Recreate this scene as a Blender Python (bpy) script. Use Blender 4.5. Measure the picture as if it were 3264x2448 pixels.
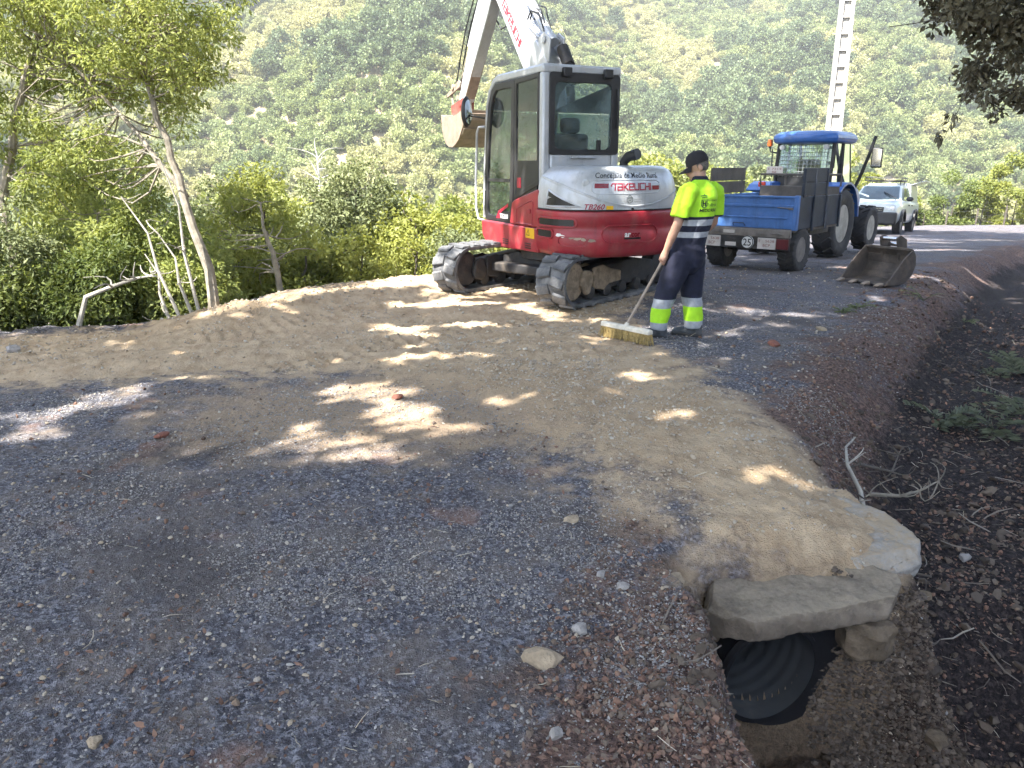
import bpy, bmesh, math, random
import numpy as np
from mathutils import Vector, Matrix, Euler
R = math.radians
scene = bpy.context.scene
for o in list(bpy.data.objects): bpy.data.objects.remove(o)

# ------------------------------------------------------------ camera, sky, sun, exposure
CAM_H = 1.55
cam_d = bpy.data.cameras.new('camera'); cam = bpy.data.objects.new('camera', cam_d)
scene.collection.objects.link(cam); scene.camera = cam
cam.location = (0, 0, CAM_H); cam.rotation_euler = (R(90 - 15.9), 0, 0)
cam_d.sensor_width = 36.0; cam_d.lens = 770 / 1024 * 36; cam_d.clip_start = 0.05; cam_d.clip_end = 3000

SUN = Vector((-0.36, -0.43, 0.83)).normalized()          # direction towards the sun
world = bpy.data.worlds.new('World'); scene.world = world; world.use_nodes = True
wn = world.node_tree.nodes; wl = world.node_tree.links
for n in list(wn): wn.remove(n)
sky = wn.new('ShaderNodeTexSky'); sky.sky_type = 'NISHITA'; sky.sun_disc = False
sky.sun_elevation = math.asin(SUN.z); sky.sun_rotation = math.atan2(SUN.x, SUN.y)
sky.air_density = 1.0; sky.dust_density = 1.2; sky.ozone_density = 1.0
bg = wn.new('ShaderNodeBackground'); bg.inputs['Strength'].default_value = 0.105
wo = wn.new('ShaderNodeOutputWorld')
wl.new(sky.outputs[0], bg.inputs['Color']); wl.new(bg.outputs[0], wo.inputs['Surface'])
sl = bpy.data.lights.new('sun', 'SUN'); sl.energy = 5.0; sl.angle = R(0.55); sl.color = (1.0, 0.955, 0.87)
so = bpy.data.objects.new('sun', sl); scene.collection.objects.link(so)
so.rotation_euler = SUN.to_track_quat('Z', 'Y').to_euler(); so.location = (-20, -14, 34)

scene.view_settings.view_transform = 'Standard'; scene.view_settings.look = 'None'
scene.view_settings.exposure = 2.55; scene.view_settings.gamma = 1.0
scene.view_settings.use_curve_mapping = False
scene.render.engine = 'CYCLES'
cy = scene.cycles
cy.use_denoising = True
try: cy.denoiser = 'OPENIMAGEDENOISE'
except Exception: pass
cy.max_bounces = 5; cy.diffuse_bounces = 2; cy.glossy_bounces = 2; cy.transmission_bounces = 3
cy.use_adaptive_sampling = True; cy.adaptive_threshold = 0.02; cy.adaptive_min_samples = 16
cy.transparent_max_bounces = 10; cy.volume_bounces = 0; cy.caustics_reflective = False; cy.caustics_refractive = False
cy.sample_clamp_indirect = 6.0

# ------------------------------------------------------------ helpers
COL = scene.collection
rng = np.random.default_rng(7)
random.seed(7)

def link(o, parent=None):
    COL.objects.link(o)
    if parent is not None: o.parent = parent
    return o

def tag(o, label=None, cat=None, group=None, kind=None):
    if label: o['label'] = label
    if cat: o['category'] = cat
    if group: o['group'] = group
    if kind: o['kind'] = kind
    return o

def empty(name, loc=(0, 0, 0), rz=0.0, label=None, cat=None, group=None):
    o = bpy.data.objects.new(name, None); o.location = loc; o.rotation_euler = (0, 0, rz)
    o.empty_display_size = 0.2
    link(o); return tag(o, label, cat, group)

def Rz(a): return Matrix.Rotation(a, 4, 'Z')
def T(x, y, z=0): return Matrix.Translation((x, y, z))

class MB:
    """collects geometry in a local frame; build() makes one mesh object"""
    def __init__(s, M=None): s.v = []; s.f = []; s.M = M or Matrix()
    def add(s, vs, fs, M=None):
        b = len(s.v); m = s.M @ M if M is not None else s.M
        s.v += [tuple(m @ Vector(p)) for p in vs]
        s.f += [tuple(i + b for i in f) for f in fs]; return s
    def box(s, x0, x1, y0, y1, z0, z1, M=None):
        vs = [(x, y, z) for z in (z0, z1) for y in (y0, y1) for x in (x0, x1)]
        return s.add(vs, [(0, 2, 3, 1), (4, 5, 7, 6), (0, 1, 5, 4), (1, 3, 7, 5), (3, 2, 6, 7), (2, 0, 4, 6)], M)
    def cbox(s, c, d, M=None):
        return s.box(c[0]-d[0]/2, c[0]+d[0]/2, c[1]-d[1]/2, c[1]+d[1]/2, c[2]-d[2]/2, c[2]+d[2]/2, M)
    def prism(s, poly, axis, a, b, M=None):
        """poly: 2-D points in the two other axes (x: (y,z), y: (x,z), z: (x,y)), extruded a..b"""
        n = len(poly)
        def P(p, t):
            return {'x': (t, p[0], p[1]), 'y': (p[0], t, p[1]), 'z': (p[0], p[1], t)}[axis]
        ar = sum(poly[i][0]*poly[(i+1) % n][1] - poly[(i+1) % n][0]*poly[i][1] for i in range(n))
        flip = (ar > 0) == (axis == 'y')
        q = poly[::-1] if flip else poly
        if ar < 0 and axis != 'y': q = poly[::-1]
        if axis == 'y': q = poly if ar < 0 else poly[::-1]
        vs = [P(p, a) for p in q] + [P(p, b) for p in q]
        fs = [tuple(range(n))[::-1], tuple(range(n, 2*n))]
        fs += [(i, (i+1) % n, n + (i+1) % n, n + i) for i in range(n)]
        return s.add(vs, fs, M)
    def tube(s, pts, r, n=8, caps=True, M=None):
        pts = [Vector(p) for p in pts]; m = len(pts)
        rs = r if isinstance(r, (list, tuple)) else [r]*m
        vs = []; fs = []; up = None
        for i, p in enumerate(pts):
            t = (pts[min(i+1, m-1)] - pts[max(i-1, 0)])
            t = t.normalized() if t.length > 1e-9 else Vector((0, 0, 1))
            if up is None:
                up = Vector((0, 0, 1)) if abs(t.z) < 0.9 else Vector((1, 0, 0))
            a = t.cross(up)
            a = a.normalized() if a.length > 1e-6 else t.orthogonal().normalized()
            b = a.cross(t).normalized(); up = b
            for k in range(n):
                w = 2*math.pi*k/n
                vs.append(p + (a*math.cos(w) + b*math.sin(w))*rs[i])
        for i in range(m-1):
            for k in range(n):
                k2 = (k+1) % n
                fs.append((i*n+k, i*n+k2, (i+1)*n+k2, (i+1)*n+k))
        if caps: fs += [tuple(range(n))[::-1], tuple((m-1)*n+k for k in range(n))]
        return s.add(vs, fs, M)
    def lathe(s, prof, n=24, M=None, axis='z', c=(0, 0, 0), close=False):
        """prof: (radius, height) list turned round an axis through c"""
        vs = []; fs = []; m = len(prof)
        for r, h in prof:
            for k in range(n):
                w = 2*math.pi*k/n; a, b = r*math.cos(w), r*math.sin(w)
                p = {'z': (a, b, h), 'x': (h, a, b), 'y': (b, h, a)}[axis]
                vs.append((p[0]+c[0], p[1]+c[1], p[2]+c[2]))
        for i in range(m-1 if not close else m):
            j = (i+1) % m
            for k in range(n):
                k2 = (k+1) % n
                fs.append((i*n+k, i*n+k2, j*n+k2, j*n+k))
        if not close:
            if prof[0][0] > 1e-5: fs.append(tuple(range(n))[::-1])
            if prof[-1][0] > 1e-5: fs.append(tuple((m-1)*n+k for k in range(n)))
        return s.add(vs, fs, M)
    def loft(s, rings, caps=(True, True), closed=True, M=None):
        n = len(rings[0]); vs = [p for r in rings for p in r]; fs = []
        for i in range(len(rings)-1):
            for k in range(n if closed else n-1):
                k2 = (k+1) % n
                fs.append((i*n+k, i*n+k2, (i+1)*n+k2, (i+1)*n+k))
        if caps[0]: fs.append(tuple(range(n))[::-1])
        if caps[1]: fs.append(tuple((len(rings)-1)*n+k for k in range(n)))
        return s.add(vs, fs, M)
    def build(s, name, mat, parent=None, bevel=0.0, smooth=35, seg=2, recalc=True):
        me = bpy.data.meshes.new(name); me.from_pydata(s.v, [], s.f); me.update()
        if recalc:
            bm = bmesh.new(); bm.from_mesh(me)
            bmesh.ops.recalc_face_normals(bm, faces=bm.faces); bm.to_mesh(me); bm.free()
        if smooth:
            me.polygons.foreach_set('use_smooth', [True]*len(me.polygons))
            me.set_sharp_from_angle(angle=R(smooth))
        if mat is not None: me.materials.append(mat)
        o = bpy.data.objects.new(name, me); link(o, parent)
        if bevel > 0:
            m = o.modifiers.new('bevel', 'BEVEL'); m.width = bevel; m.segments = seg
            m.limit_method = 'ANGLE'; m.angle_limit = R(40); m.harden_normals = False
        return o

def np_mesh(name, V, F, mat=None, smooth=True, attrs=None):
    """V (N,3), F (M,k) numpy arrays -> mesh data"""
    me = bpy.data.meshes.new(name)
    V = np.ascontiguousarray(V, dtype=np.float32); F = np.ascontiguousarray(F, dtype=np.int32)
    k = F.shape[1]
    me.vertices.add(len(V)); me.vertices.foreach_set('co', V.ravel())
    me.loops.add(F.size); me.loops.foreach_set('vertex_index', F.ravel())
    me.polygons.add(len(F))
    me.polygons.foreach_set('loop_start', np.arange(0, F.size, k, dtype=np.int32))
    me.polygons.foreach_set('use_smooth', np.full(len(F), smooth, dtype=bool))
    me.update(calc_edges=True)
    for nm, a in (attrs or {}).items():
        at = me.attributes.new(nm, 'FLOAT', 'POINT'); at.data.foreach_set('value', np.ascontiguousarray(a, dtype=np.float32))
    if mat is not None: me.materials.append(mat)
    return me

# ---- numpy value noise
def _h(ix, iy, iz, s):
    n = (ix.astype(np.int64)*374761393 + iy.astype(np.int64)*668265263 + iz.astype(np.int64)*2147483647 + s*1274126177) & 0xffffffff
    n = ((n ^ (n >> 13))*1274126177) & 0xffffffff
    n = ((n ^ (n >> 16))*2246822519) & 0xffffffff
    return ((n ^ (n >> 15)) & 0xffffff)/float(0xffffff)
def vnoise(x, y, s=0):
    ix = np.floor(x); iy = np.floor(y); fx = x-ix; fy = y-iy
    fx = fx*fx*(3-2*fx); fy = fy*fy*(3-2*fy); z = np.zeros_like(ix)
    a = _h(ix, iy, z, s); b = _h(ix+1, iy, z, s); c = _h(ix, iy+1, z, s); d = _h(ix+1, iy+1, z, s)
    return (a*(1-fx)+b*fx)*(1-fy) + (c*(1-fx)+d*fx)*fy
def fbm(x, y, o=4, s=0, g=0.5):
    t = 0; a = 1; w = 0
    for i in range(o):
        t = t + a*vnoise(x*2**i, y*2**i, s+i*17); w += a; a *= g
    return t/w*2-1
def sstep(a, b, x):
    t = np.clip((x-a)/(b-a), 0, 1); return t*t*(3-2*t)
def poly_dist(P, x, y):
    """signed distance to an open polyline, positive on its left"""
    P = np.asarray(P, float); best = np.full(x.shape, 1e18); sgn = np.ones(x.shape)
    for i in range(len(P)-1):
        a = P[i]; d = P[i+1]-a; L2 = d@d
        t = ((x-a[0])*d[0]+(y-a[1])*d[1])/L2
        lo = 0 if i > 0 else -1e9; hi = 1 if i < len(P)-2 else 1e9
        t = np.clip(t, lo, hi)
        ex = x-(a[0]+t*d[0]); ey = y-(a[1]+t*d[1]); D = ex*ex+ey*ey
        c = d[0]*ey-d[1]*ex; m = D < best
        best = np.where(m, D, best); sgn = np.where(m, np.sign(c), sgn)
    return np.sqrt(best)*sgn
def in_poly(P, x, y):
    """signed distance to a closed polygon, positive inside"""
    P = np.asarray(P, float); n = len(P); ins = np.zeros(x.shape, bool); best = np.full(x.shape, 1e18)
    for i in range(n):
        a = P[i]; b = P[(i+1) % n]; d = b-a
        t = np.clip(((x-a[0])*d[0]+(y-a[1])*d[1])/(d@d), 0, 1)
        best = np.minimum(best, (x-a[0]-t*d[0])**2+(y-a[1]-t*d[1])**2)
        if a[1] != b[1]:
            c = ((a[1] > y) != (b[1] > y)) & (x < (b[0]-a[0])*(y-a[1])/(b[1]-a[1])+a[0]); ins ^= c
    return np.sqrt(best)*np.where(ins, 1, -1)

# ------------------------------------------------------------ materials
def nodes_of(m):
    m.use_nodes = True; nt = m.node_tree; return nt.nodes, nt.links
def mixc(N, L, fac, a, b):
    n = N.new('ShaderNodeMix'); n.data_type = 'RGBA'
    for k, val in ((0, fac), (6, a), (7, b)):
        if hasattr(val, 'default_value') or hasattr(val, 'is_linked'): L.new(val, n.inputs[k])
        else: n.inputs[k].default_value = val if k == 0 else (*val, 1)
    return n.outputs[2]
def noise(N, L, scale, detail=4, rough=0.6, vec=None, dist=0.0):
    n = N.new('ShaderNodeTexNoise'); n.inputs['Scale'].default_value = scale
    n.inputs['Detail'].default_value = detail; n.inputs['Roughness'].default_value = rough
    n.inputs['Distortion'].default_value = dist
    if vec is not None: L.new(vec, n.inputs['Vector'])
    return n.outputs['Fac']
def ramp(N, L, x, a, b, inv=False):
    n = N.new('ShaderNodeMapRange'); n.clamp = True; n.interpolation_type = 'SMOOTHSTEP'
    n.inputs['From Min'].default_value = a; n.inputs['From Max'].default_value = b
    n.inputs['To Min'].default_value = 1.0 if inv else 0.0; n.inputs['To Max'].default_value = 0.0 if inv else 1.0
    L.new(x, n.inputs['Value']); return n.outputs['Result']
def math_(N, L, op, a, b=None):
    n = N.new('ShaderNodeMath'); n.operation = op
    for i, v in enumerate((a, b)):
        if v is None: continue
        if isinstance(v, (int, float)): n.inputs[i].default_value = v
        else: L.new(v, n.inputs[i])
    return n.outputs[0]

def paint(name, c, rough=0.45, metal=0.0, var=0.15, scale=6.0, dust=0.0, dcol=(0.30, 0.24, 0.17), dscale=5.0, bump=0.0, bscale=60, coat=0.0, spec=0.5, streak=0.0):
    """painted or raw surface with uneven tone, dust and fine relief"""
    m = bpy.data.materials.new(name); N, L = nodes_of(m); b = N['Principled BSDF']
    tc = N.new('ShaderNodeTexCoord').outputs['Object']
    n1 = noise(N, L, scale, 5, 0.65, tc)
    lo = tuple(x*(1-var) for x in c); hi = tuple(min(1, x*(1+var)) for x in c)
    col = mixc(N, L, ramp(N, L, n1, 0.3, 0.7), lo, hi)
    r = None
    if dust > 0:
        n2 = noise(N, L, dscale, 7, 0.72, tc, 0.4)
        f = math_(N, L, 'MULTIPLY', ramp(N, L, n2, 0.62-dust*0.35, 0.78), min(1.0, dust*1.2))
        col = mixc(N, L, f, col, dcol)
        rr = N.new('ShaderNodeMapRange'); L.new(f, rr.inputs['Value']); rr.inputs['To Min'].default_value = rough; rr.inputs['To Max'].default_value = 0.9
        L.new(rr.outputs['Result'], b.inputs['Roughness'])
    else: b.inputs['Roughness'].default_value = rough
    if streak > 0:                                        # rain-washed grime runs and fine scratches
        mp = N.new('ShaderNodeMapping'); mp.inputs['Scale'].default_value = (14, 14, 1.6); L.new(tc, mp.inputs['Vector'])
        sf = math_(N, L, 'MULTIPLY', ramp(N, L, noise(N, L, 1.0, 5, 0.7, mp.outputs[0]), 0.50, 0.72), streak)
        col = mixc(N, L, sf, col, tuple(x*0.35+0.02 for x in c))
        mp2 = N.new('ShaderNodeMapping'); mp2.inputs['Scale'].default_value = (3, 3, 45); mp2.inputs['Rotation'].default_value = (0.2, 0.3, 0); L.new(tc, mp2.inputs['Vector'])
        col = mixc(N, L, math_(N, L, 'MULTIPLY', ramp(N, L, noise(N, L, 1.0, 3, 0.6, mp2.outputs[0]), 0.68, 0.74), streak*0.8), col, dcol)
    L.new(col, b.inputs['Base Color'])
    b.inputs['Metallic'].default_value = metal
    b.inputs['Specular IOR Level'].default_value = spec
    if coat: b.inputs['Coat Weight'].default_value = coat; b.inputs['Coat Roughness'].default_value = 0.12
    if bump > 0:
        n3 = noise(N, L, bscale, 5, 0.6, tc)
        bp = N.new('ShaderNodeBump'); bp.inputs['Strength'].default_value = bump; bp.inputs['Distance'].default_value = 0.01
        L.new(n3, bp.inputs['Height']); L.new(bp.outputs[0], b.inputs['Normal'])
    return m

def stonemat(name, c, dustc, amt, var=0.3):
    """rough stone, dusted where its faces look up"""
    m = bpy.data.materials.new(name); N, L = nodes_of(m); b = N['Principled BSDF']
    ge = N.new('ShaderNodeNewGeometry'); p = ge.outputs['Position']
    n1 = noise(N, L, 9, 6, 0.7, p); n2 = noise(N, L, 45, 4, 0.7, p); n3 = noise(N, L, 3.0, 3, 0.6, p)
    col = mixc(N, L, ramp(N, L, n1, 0.3, 0.7), tuple(x*(1-var) for x in c), tuple(x*(1+var) for x in c))
    sx = N.new('ShaderNodeSeparateXYZ'); L.new(ge.outputs['True Normal'], sx.inputs[0])
    up = ramp(N, L, sx.outputs['Z'], 0.45, 0.95); f = math_(N, L, 'MULTIPLY', math_(N, L, 'MULTIPLY', up, amt), ramp(N, L, math_(N, L, 'ADD', math_(N, L, 'MULTIPLY', n3, 0.6), math_(N, L, 'MULTIPLY', n2, 0.4)), 0.36, 0.60))
    col = mixc(N, L, f, col, dustc); L.new(col, b.inputs['Base Color']); b.inputs['Roughness'].default_value = 0.92; b.inputs['Specular IOR Level'].default_value = 0.25
    bp = N.new('ShaderNodeBump'); bp.inputs['Strength'].default_value = 0.9; bp.inputs['Distance'].default_value = 0.014
    L.new(math_(N, L, 'ADD', n1, math_(N, L, 'MULTIPLY', n2, 0.5)), bp.inputs['Height']); L.new(bp.outputs[0], b.inputs['Normal'])
    return m

def glass(name, tint=(0.35, 0.42, 0.42), dust=0.15, dcol=(0.45, 0.47, 0.45), refl=(0.9, 0.95, 1)):
    m = bpy.data.materials.new(name); N, L = nodes_of(m); N.remove(N['Principled BSDF']); out = N['Material Output']
    tr = N.new('ShaderNodeBsdfTransparent'); tr.inputs[0].default_value = (*tint, 1)
    gl = N.new('ShaderNodeBsdfGlossy'); gl.inputs['Roughness'].default_value = 0.03; gl.inputs[0].default_value = (*refl, 1)
    fr = N.new('ShaderNodeFresnel'); fr.inputs[0].default_value = 1.85
    mx = N.new('ShaderNodeMixShader'); L.new(fr.outputs[0], mx.inputs[0]); L.new(tr.outputs[0], mx.inputs[1]); L.new(gl.outputs[0], mx.inputs[2])
    df = N.new('ShaderNodeBsdfDiffuse'); df.inputs[0].default_value = (*dcol, 1)
    tc = N.new('ShaderNodeTexCoord').outputs['Object']
    f = math_(N, L, 'MULTIPLY', ramp(N, L, noise(N, L, 2.2, 6, 0.7, tc), 0.2, 0.8), dust*2)
    m2 = N.new('ShaderNodeMixShader'); L.new(f, m2.inputs[0]); L.new(mx.outputs[0], m2.inputs[1]); L.new(df.outputs[0], m2.inputs[2])
    L.new(m2.outputs[0], out.inputs['Surface']); return m

def leafmat(name, dark, light, trans=0.35, patch=None, pscale=0.03, per=0.35):
    """two-sided leaf: tone from the per-leaf attribute and from the plant itself"""
    m = bpy.data.materials.new(name); N, L = nodes_of(m); b = N['Principled BSDF']; out = N['Material Output']
    at = N.new('ShaderNodeAttribute'); at.attribute_name = 'tint'
    oi = N.new('ShaderNodeObjectInfo')
    f = math_(N, L, 'ADD', math_(N, L, 'MULTIPLY', at.outputs['Fac'], 1-per), math_(N, L, 'MULTIPLY', oi.outputs['Random'], per))
    col = mixc(N, L, f, dark, light)
    if patch:
        pn = noise(N, L, pscale, 3, 0.6, oi.outputs['Location'])
        col = mixc(N, L, ramp(N, L, pn, 0.46, 0.60), col, mixc(N, L, f, tuple(x*0.7 for x in patch), patch))
    L.new(col, b.inputs['Base Color']); b.inputs['Roughness'].default_value = 0.55
    b.inputs['Specular IOR Level'].default_value = 0.35
    t = N.new('ShaderNodeBsdfTranslucent'); hs = N.new('ShaderNodeHueSaturation')
    hs.inputs['Saturation'].default_value = 1.1; hs.inputs['Value'].default_value = 1.25; hs.inputs['Hue'].default_value = 0.485
    L.new(col, hs.inputs['Color']); L.new(hs.outputs[0], t.inputs['Color'])
    mx = N.new('ShaderNodeMixShader'); mx.inputs[0].default_value = trans
    L.new(b.outputs[0], mx.inputs[1]); L.new(t.outputs[0], mx.inputs[2]); L.new(mx.outputs[0], out.inputs['Surface'])
    return m

def rnd_mat(name, cols, rough=0.85, bump=0.4, bscale=40, spec=0.3, pale=0.5):
    """stone, chip or litter: each instance takes its own tone"""
    m = bpy.data.materials.new(name); N, L = nodes_of(m); b = N['Principled BSDF']
    oi = N.new('ShaderNodeObjectInfo'); cr = N.new('ShaderNodeValToRGB'); L.new(oi.outputs['Random'], cr.inputs[0])
    cr.color_ramp.interpolation = 'LINEAR'
    while len(cr.color_ramp.elements) < len(cols): cr.color_ramp.elements.new(0.5)
    for i, c in enumerate(cols):
        cr.color_ramp.elements[i].position = i/(len(cols)-1); cr.color_ramp.elements[i].color = (*c, 1)
    tc = N.new('ShaderNodeTexCoord').outputs['Object']
    n1 = noise(N, L, bscale, 4, 0.6, tc)
    col = mixc(N, L, math_(N, L, 'MULTIPLY', n1, pale), cr.outputs[0], (0.5, 0.47, 0.42))
    L.new(col if bump else cr.outputs[0], b.inputs['Base Color']); b.inputs['Roughness'].default_value = rough
    b.inputs['Specular IOR Level'].default_value = spec
    return m

# ------------------------------------------------------------ terrain
LEFT = [(-30, 3.0), (-8, 6.2), (-5.1, 7.5), (-3.3, 8.3), (-2.3, 9.8), (-1.0, 10.8), (1, 13.5), (4, 18), (8, 25.5), (12.5, 33), (19.8, 38.3), (26, 39.3), (60, 39)]
DITCH = [(1.35, -8), (1.42, 1.0), (1.55, 2.0), (1.95, 2.7), (3.25, 5.0), (5.5, 8.5), (9.4, 14.0), (14.5, 20), (21, 26.5), (29, 31), (60, 32)]
TAN = [(0.62, 2.62), (0.72, 3.0), (0.45, 3.57), (0.25, 4.25), (-0.28, 5.15), (-1.3, 5.75), (-3.57, 5.2), (-7, 4.9), (-9, 6.2), (-5.1, 8.6), (-3.3, 9.3), (-1.6, 11.6), (0.6, 13.0), (1.9, 11.5), (1.75, 9.6), (1.30, 8.2), (1.22, 7.2), (1.44, 5.85), (1.62, 4.7), (1.80, 3.6), (1.85, 3.0), (1.6, 2.62)]
PIPE_A = np.array([1.05, 2.68, -0.44]); PIPE_D = np.array([-0.30, 0.95, 0.02]); PIPE_D = PIPE_D/np.linalg.norm(PIPE_D); PIPE_R = 0.225

def hill(x, y):
    r = np.hypot(x, y); th = np.arctan2(x, y)
    r0 = 62 + 55*sstep(0.05, 0.62, th) - 10*sstep(-0.1, -0.6, th)
    z = -27 + 0.43*(r-r0)
    ridge = 9*np.sin(th*7.0 + r*0.012 + 0.6) + 6*np.sin(th*15 - r*0.02) + 7*fbm(x*0.018, y*0.018, 4, 5)
    return z + ridge*sstep(0, 130, r-r0)

def ground_z(x, y, fine=True):
    x = np.asarray(x, float); y = np.asarray(y, float)
    n = poly_dist(LEFT, x, y); q = -poly_dist(DITCH, x, y)
    z = -0.048*np.maximum(0, y-11) - 0.002*np.maximum(0, y-40)
    z = np.where(y > 45, -0.048*34-0.01*(np.minimum(y, 80)-45), z)
    rd = 0.05*fbm(x*0.5, y*0.5, 3, 11)*sstep(0.2, 1.5, np.hypot(x-0.2, y-9))
    z = z + rd*0.8
    # trench fill is a low swell, berm of spoil along the drop
    tn = in_poly(TAN, x, y)
    z = z + 0.05*sstep(-0.15, 0.35, tn)*sstep(6.5, 4.5, y)*sstep(-2.5, -0.5, x) - 0.03*sstep(6.5, 8.5, y)*sstep(13, 10.5, y)
    z = z + 0.12*np.exp(-((n+0.15)/0.45)**2)*sstep(-4.3, -3.0, x)*sstep(0.6, -0.4, x)*(0.7+0.6*vnoise(x*2.2, y*2.2, 31))
    z = z + 0.05*np.exp(-((n+0.1)/0.4)**2)*(vnoise(x*1.7, y*1.7, 33))*sstep(-4, -2.5, x) - 0.07*sstep(-2.2, -4.2, x)*sstep(6.0, 7.4, y)
    # drop into the valley
    d = np.maximum(0, n-0.25)
    drop = -0.75*d*sstep(0, 1.2, d) - 0.10*np.minimum(d, 1)
    z = z + np.maximum(drop, -30) + 0.25*fbm(x*0.35, y*0.35, 3, 41)*sstep(0.5, 4, n)
    # ditch and uphill bank
    near = sstep(3.4, 2.55, y)
    dep = 0.52 + 0.43*near
    w = 1.15 - 0.45*near
    wob = 0.16*fbm(x*1.3, y*1.3, 3, 51)*(1-near*0.6)
    qq = q + wob
    cut = sstep(-w, -0.22, qq)
    z = z - dep*cut
    up = np.maximum(0, qq-0.28)
    z = z + np.where(up < 2.2, 0.95*up, 2.09+0.55*(up-2.2))*sstep(0, 0.5, up) + 0.12*fbm(x*1.1, y*1.1, 3, 61)*sstep(0.2, 1, up)
    z = np.minimum(z, 13 + 0.0*z) if np.ndim(z) else min(z, 13)
    # head wall of the culvert: the pit ends under the slabs
    xw = x+0.10*fbm(x*4, y*4, 3, 73)
    pit = sstep(0.62, 0.95, xw)*sstep(2.10, 1.75, x)*sstep(2.95, 2.74, y)*sstep(-6, -3, y)
    z = np.where(pit > 0, np.minimum(z, z*(1-pit) + (-0.92+0.10*fbm(x*3, y*3, 3, 71))*pit), z)
    cap = sstep(0.6, 0.75, x)*sstep(1.95, 1.70, x)*sstep(2.74, 2.90, y)*sstep(3.9, 3.6, y)
    z = z*(1-cap) + cap*(-0.12+0.16*sstep(2.80, 3.15, y)-0.10*sstep(1.25, 1.75, x))
    if fine:
        rough = 0.25 + 0.75*np.clip(cut + sstep(0, 0.5, tn)*0.5 + sstep(-0.6, 0.3, n), 0, 1)
        f = sstep(40, 12, np.hypot(x, y))
        z = z + f*rough*(0.030*fbm(x*4, y*4, 3, 81) + 0.020*fbm(x*14, y*14, 3, 91)) + f*0.006*fbm(x*20, y*20, 2, 93)
        z = z + f*0.007*fbm(x*40, y*40, 2, 95)
        # clods and wheel ruts in the fill
        z = z + f*sstep(0.0, 0.4, tn)*0.03*np.maximum(0, fbm(x*9, y*9, 2, 97)-0.18)
        # cleat prints left by the crawler tracks
        ca, sa = 0.755, -0.656; ux = x-0.61; uy = y-10.0; la = ux*ca+uy*sa; al = -ux*sa+uy*ca
        for sd_ in (-0.84, 0.84):
            pr = sstep(0.24, 0.17, np.abs(la-sd_))*sstep(-5.2, -4.4, al)*sstep(-1.15, -1.35, al)
            z = z + f*pr*(0.016*np.sin(al*2*np.pi/0.155+np.sign(la-sd_)*1.6)-0.012)
        rut = poly_dist([(-9, 5.6), (-3, 6.4), (0.5, 8.0)], x, y)
        z = z - 0.03*np.exp(-((np.abs(rut)-0.55)/0.16)**2)*sstep(0.5, -0.5, x)
    return np.where(n > 3, np.maximum(z, hill(x, y)), z)

def gz(x, y): return float(ground_z(np.array([x]), np.array([y]))[0])

def ground_mesh():
    fr = np.linspace(R(-43), R(43), 560); bk = np.linspace(R(43), R(317), 84)[1:-1]
    th = np.concatenate([fr, bk]); nt = len(th)
    # rows follow equal steps of viewing angle near the camera, then equal ratios
    r1 = np.linspace(0.05, 1.45, 8)
    a = np.linspace(math.atan2(CAM_H, 1.5), math.atan2(CAM_H, 13.0), 440); r2 = CAM_H/np.tan(a)
    r3 = np.geomspace(13.0, 335, 100)[1:]
    rr = np.concatenate([r1, r2, r3]); nr = len(rr)
    A, B = np.meshgrid(th, rr); x = B*np.sin(A); y = B*np.cos(A)
    z = ground_z(x, y)
    V = np.stack([x, y, z], -1).reshape(-1, 3)
    i = np.arange(nr-1)[:, None]*nt; k = np.arange(nt)[None, :]; k2 = (k+1) % nt
    F = np.stack([i+k, i+k2, i+nt+k2, i+nt+k], -1).reshape(-1, 4)
    # open the mouth of the pipe
    C = V[F].mean(1); w = C-PIPE_A; t = w@PIPE_D; rad = np.linalg.norm(w-t[:, None]*PIPE_D, axis=1)
    F = F[~((rad < PIPE_R*1.03) & (t > -0.02) & (t < 2.6) & (C[:, 2] < -0.16))]
    X, Y = V[:, 0], V[:, 1]
    n = poly_dist(LEFT, X, Y); q = -poly_dist(DITCH, X, Y); tn = in_poly(TAN, X, Y)
    red = (0.85*sstep(-2.1, -0.9, q)*sstep(0.5, -0.4, q) + 0.38*sstep(2.5, 1.8, Y)*sstep(0.0, 0.5, X)*sstep(0.4, -0.6, q+0.4))*sstep(0.2, -0.12, tn)
    dark = sstep(-1.0, -0.3, q)*sstep(2.4, 1.2, q)*sstep(0.25, -0.05, tn)
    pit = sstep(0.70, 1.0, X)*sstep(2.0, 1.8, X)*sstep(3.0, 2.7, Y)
    wild = np.maximum(sstep(0.4, 1.6, n), sstep(0.9, 2.4, q))
    far = sstep(45, 70, np.hypot(X, Y))
    return np_mesh('ground', V, F, None, True, dict(dust=np.clip(np.exp(-(((X+0.85)/1.45)**2+((Y-4.75)/0.85)**2))*1.15+0.15*sstep(-0.6, 0.0, tn)+0.5*np.exp(-(((X+3.2)/1.0)**2+((Y-3.0)/0.35)**2)), 0, 1.2), tan=np.clip(tn, -2, 2)-0.75*sstep(-2.4, -4.0, X)*sstep(6.2, 7.2, Y)-0.28*sstep(-1.5, -3.5, X), red=np.clip(red, 0, 1), dark=dark, pit=pit, wild=wild, far=far, edge=np.clip(n, -3, 3)))

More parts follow.
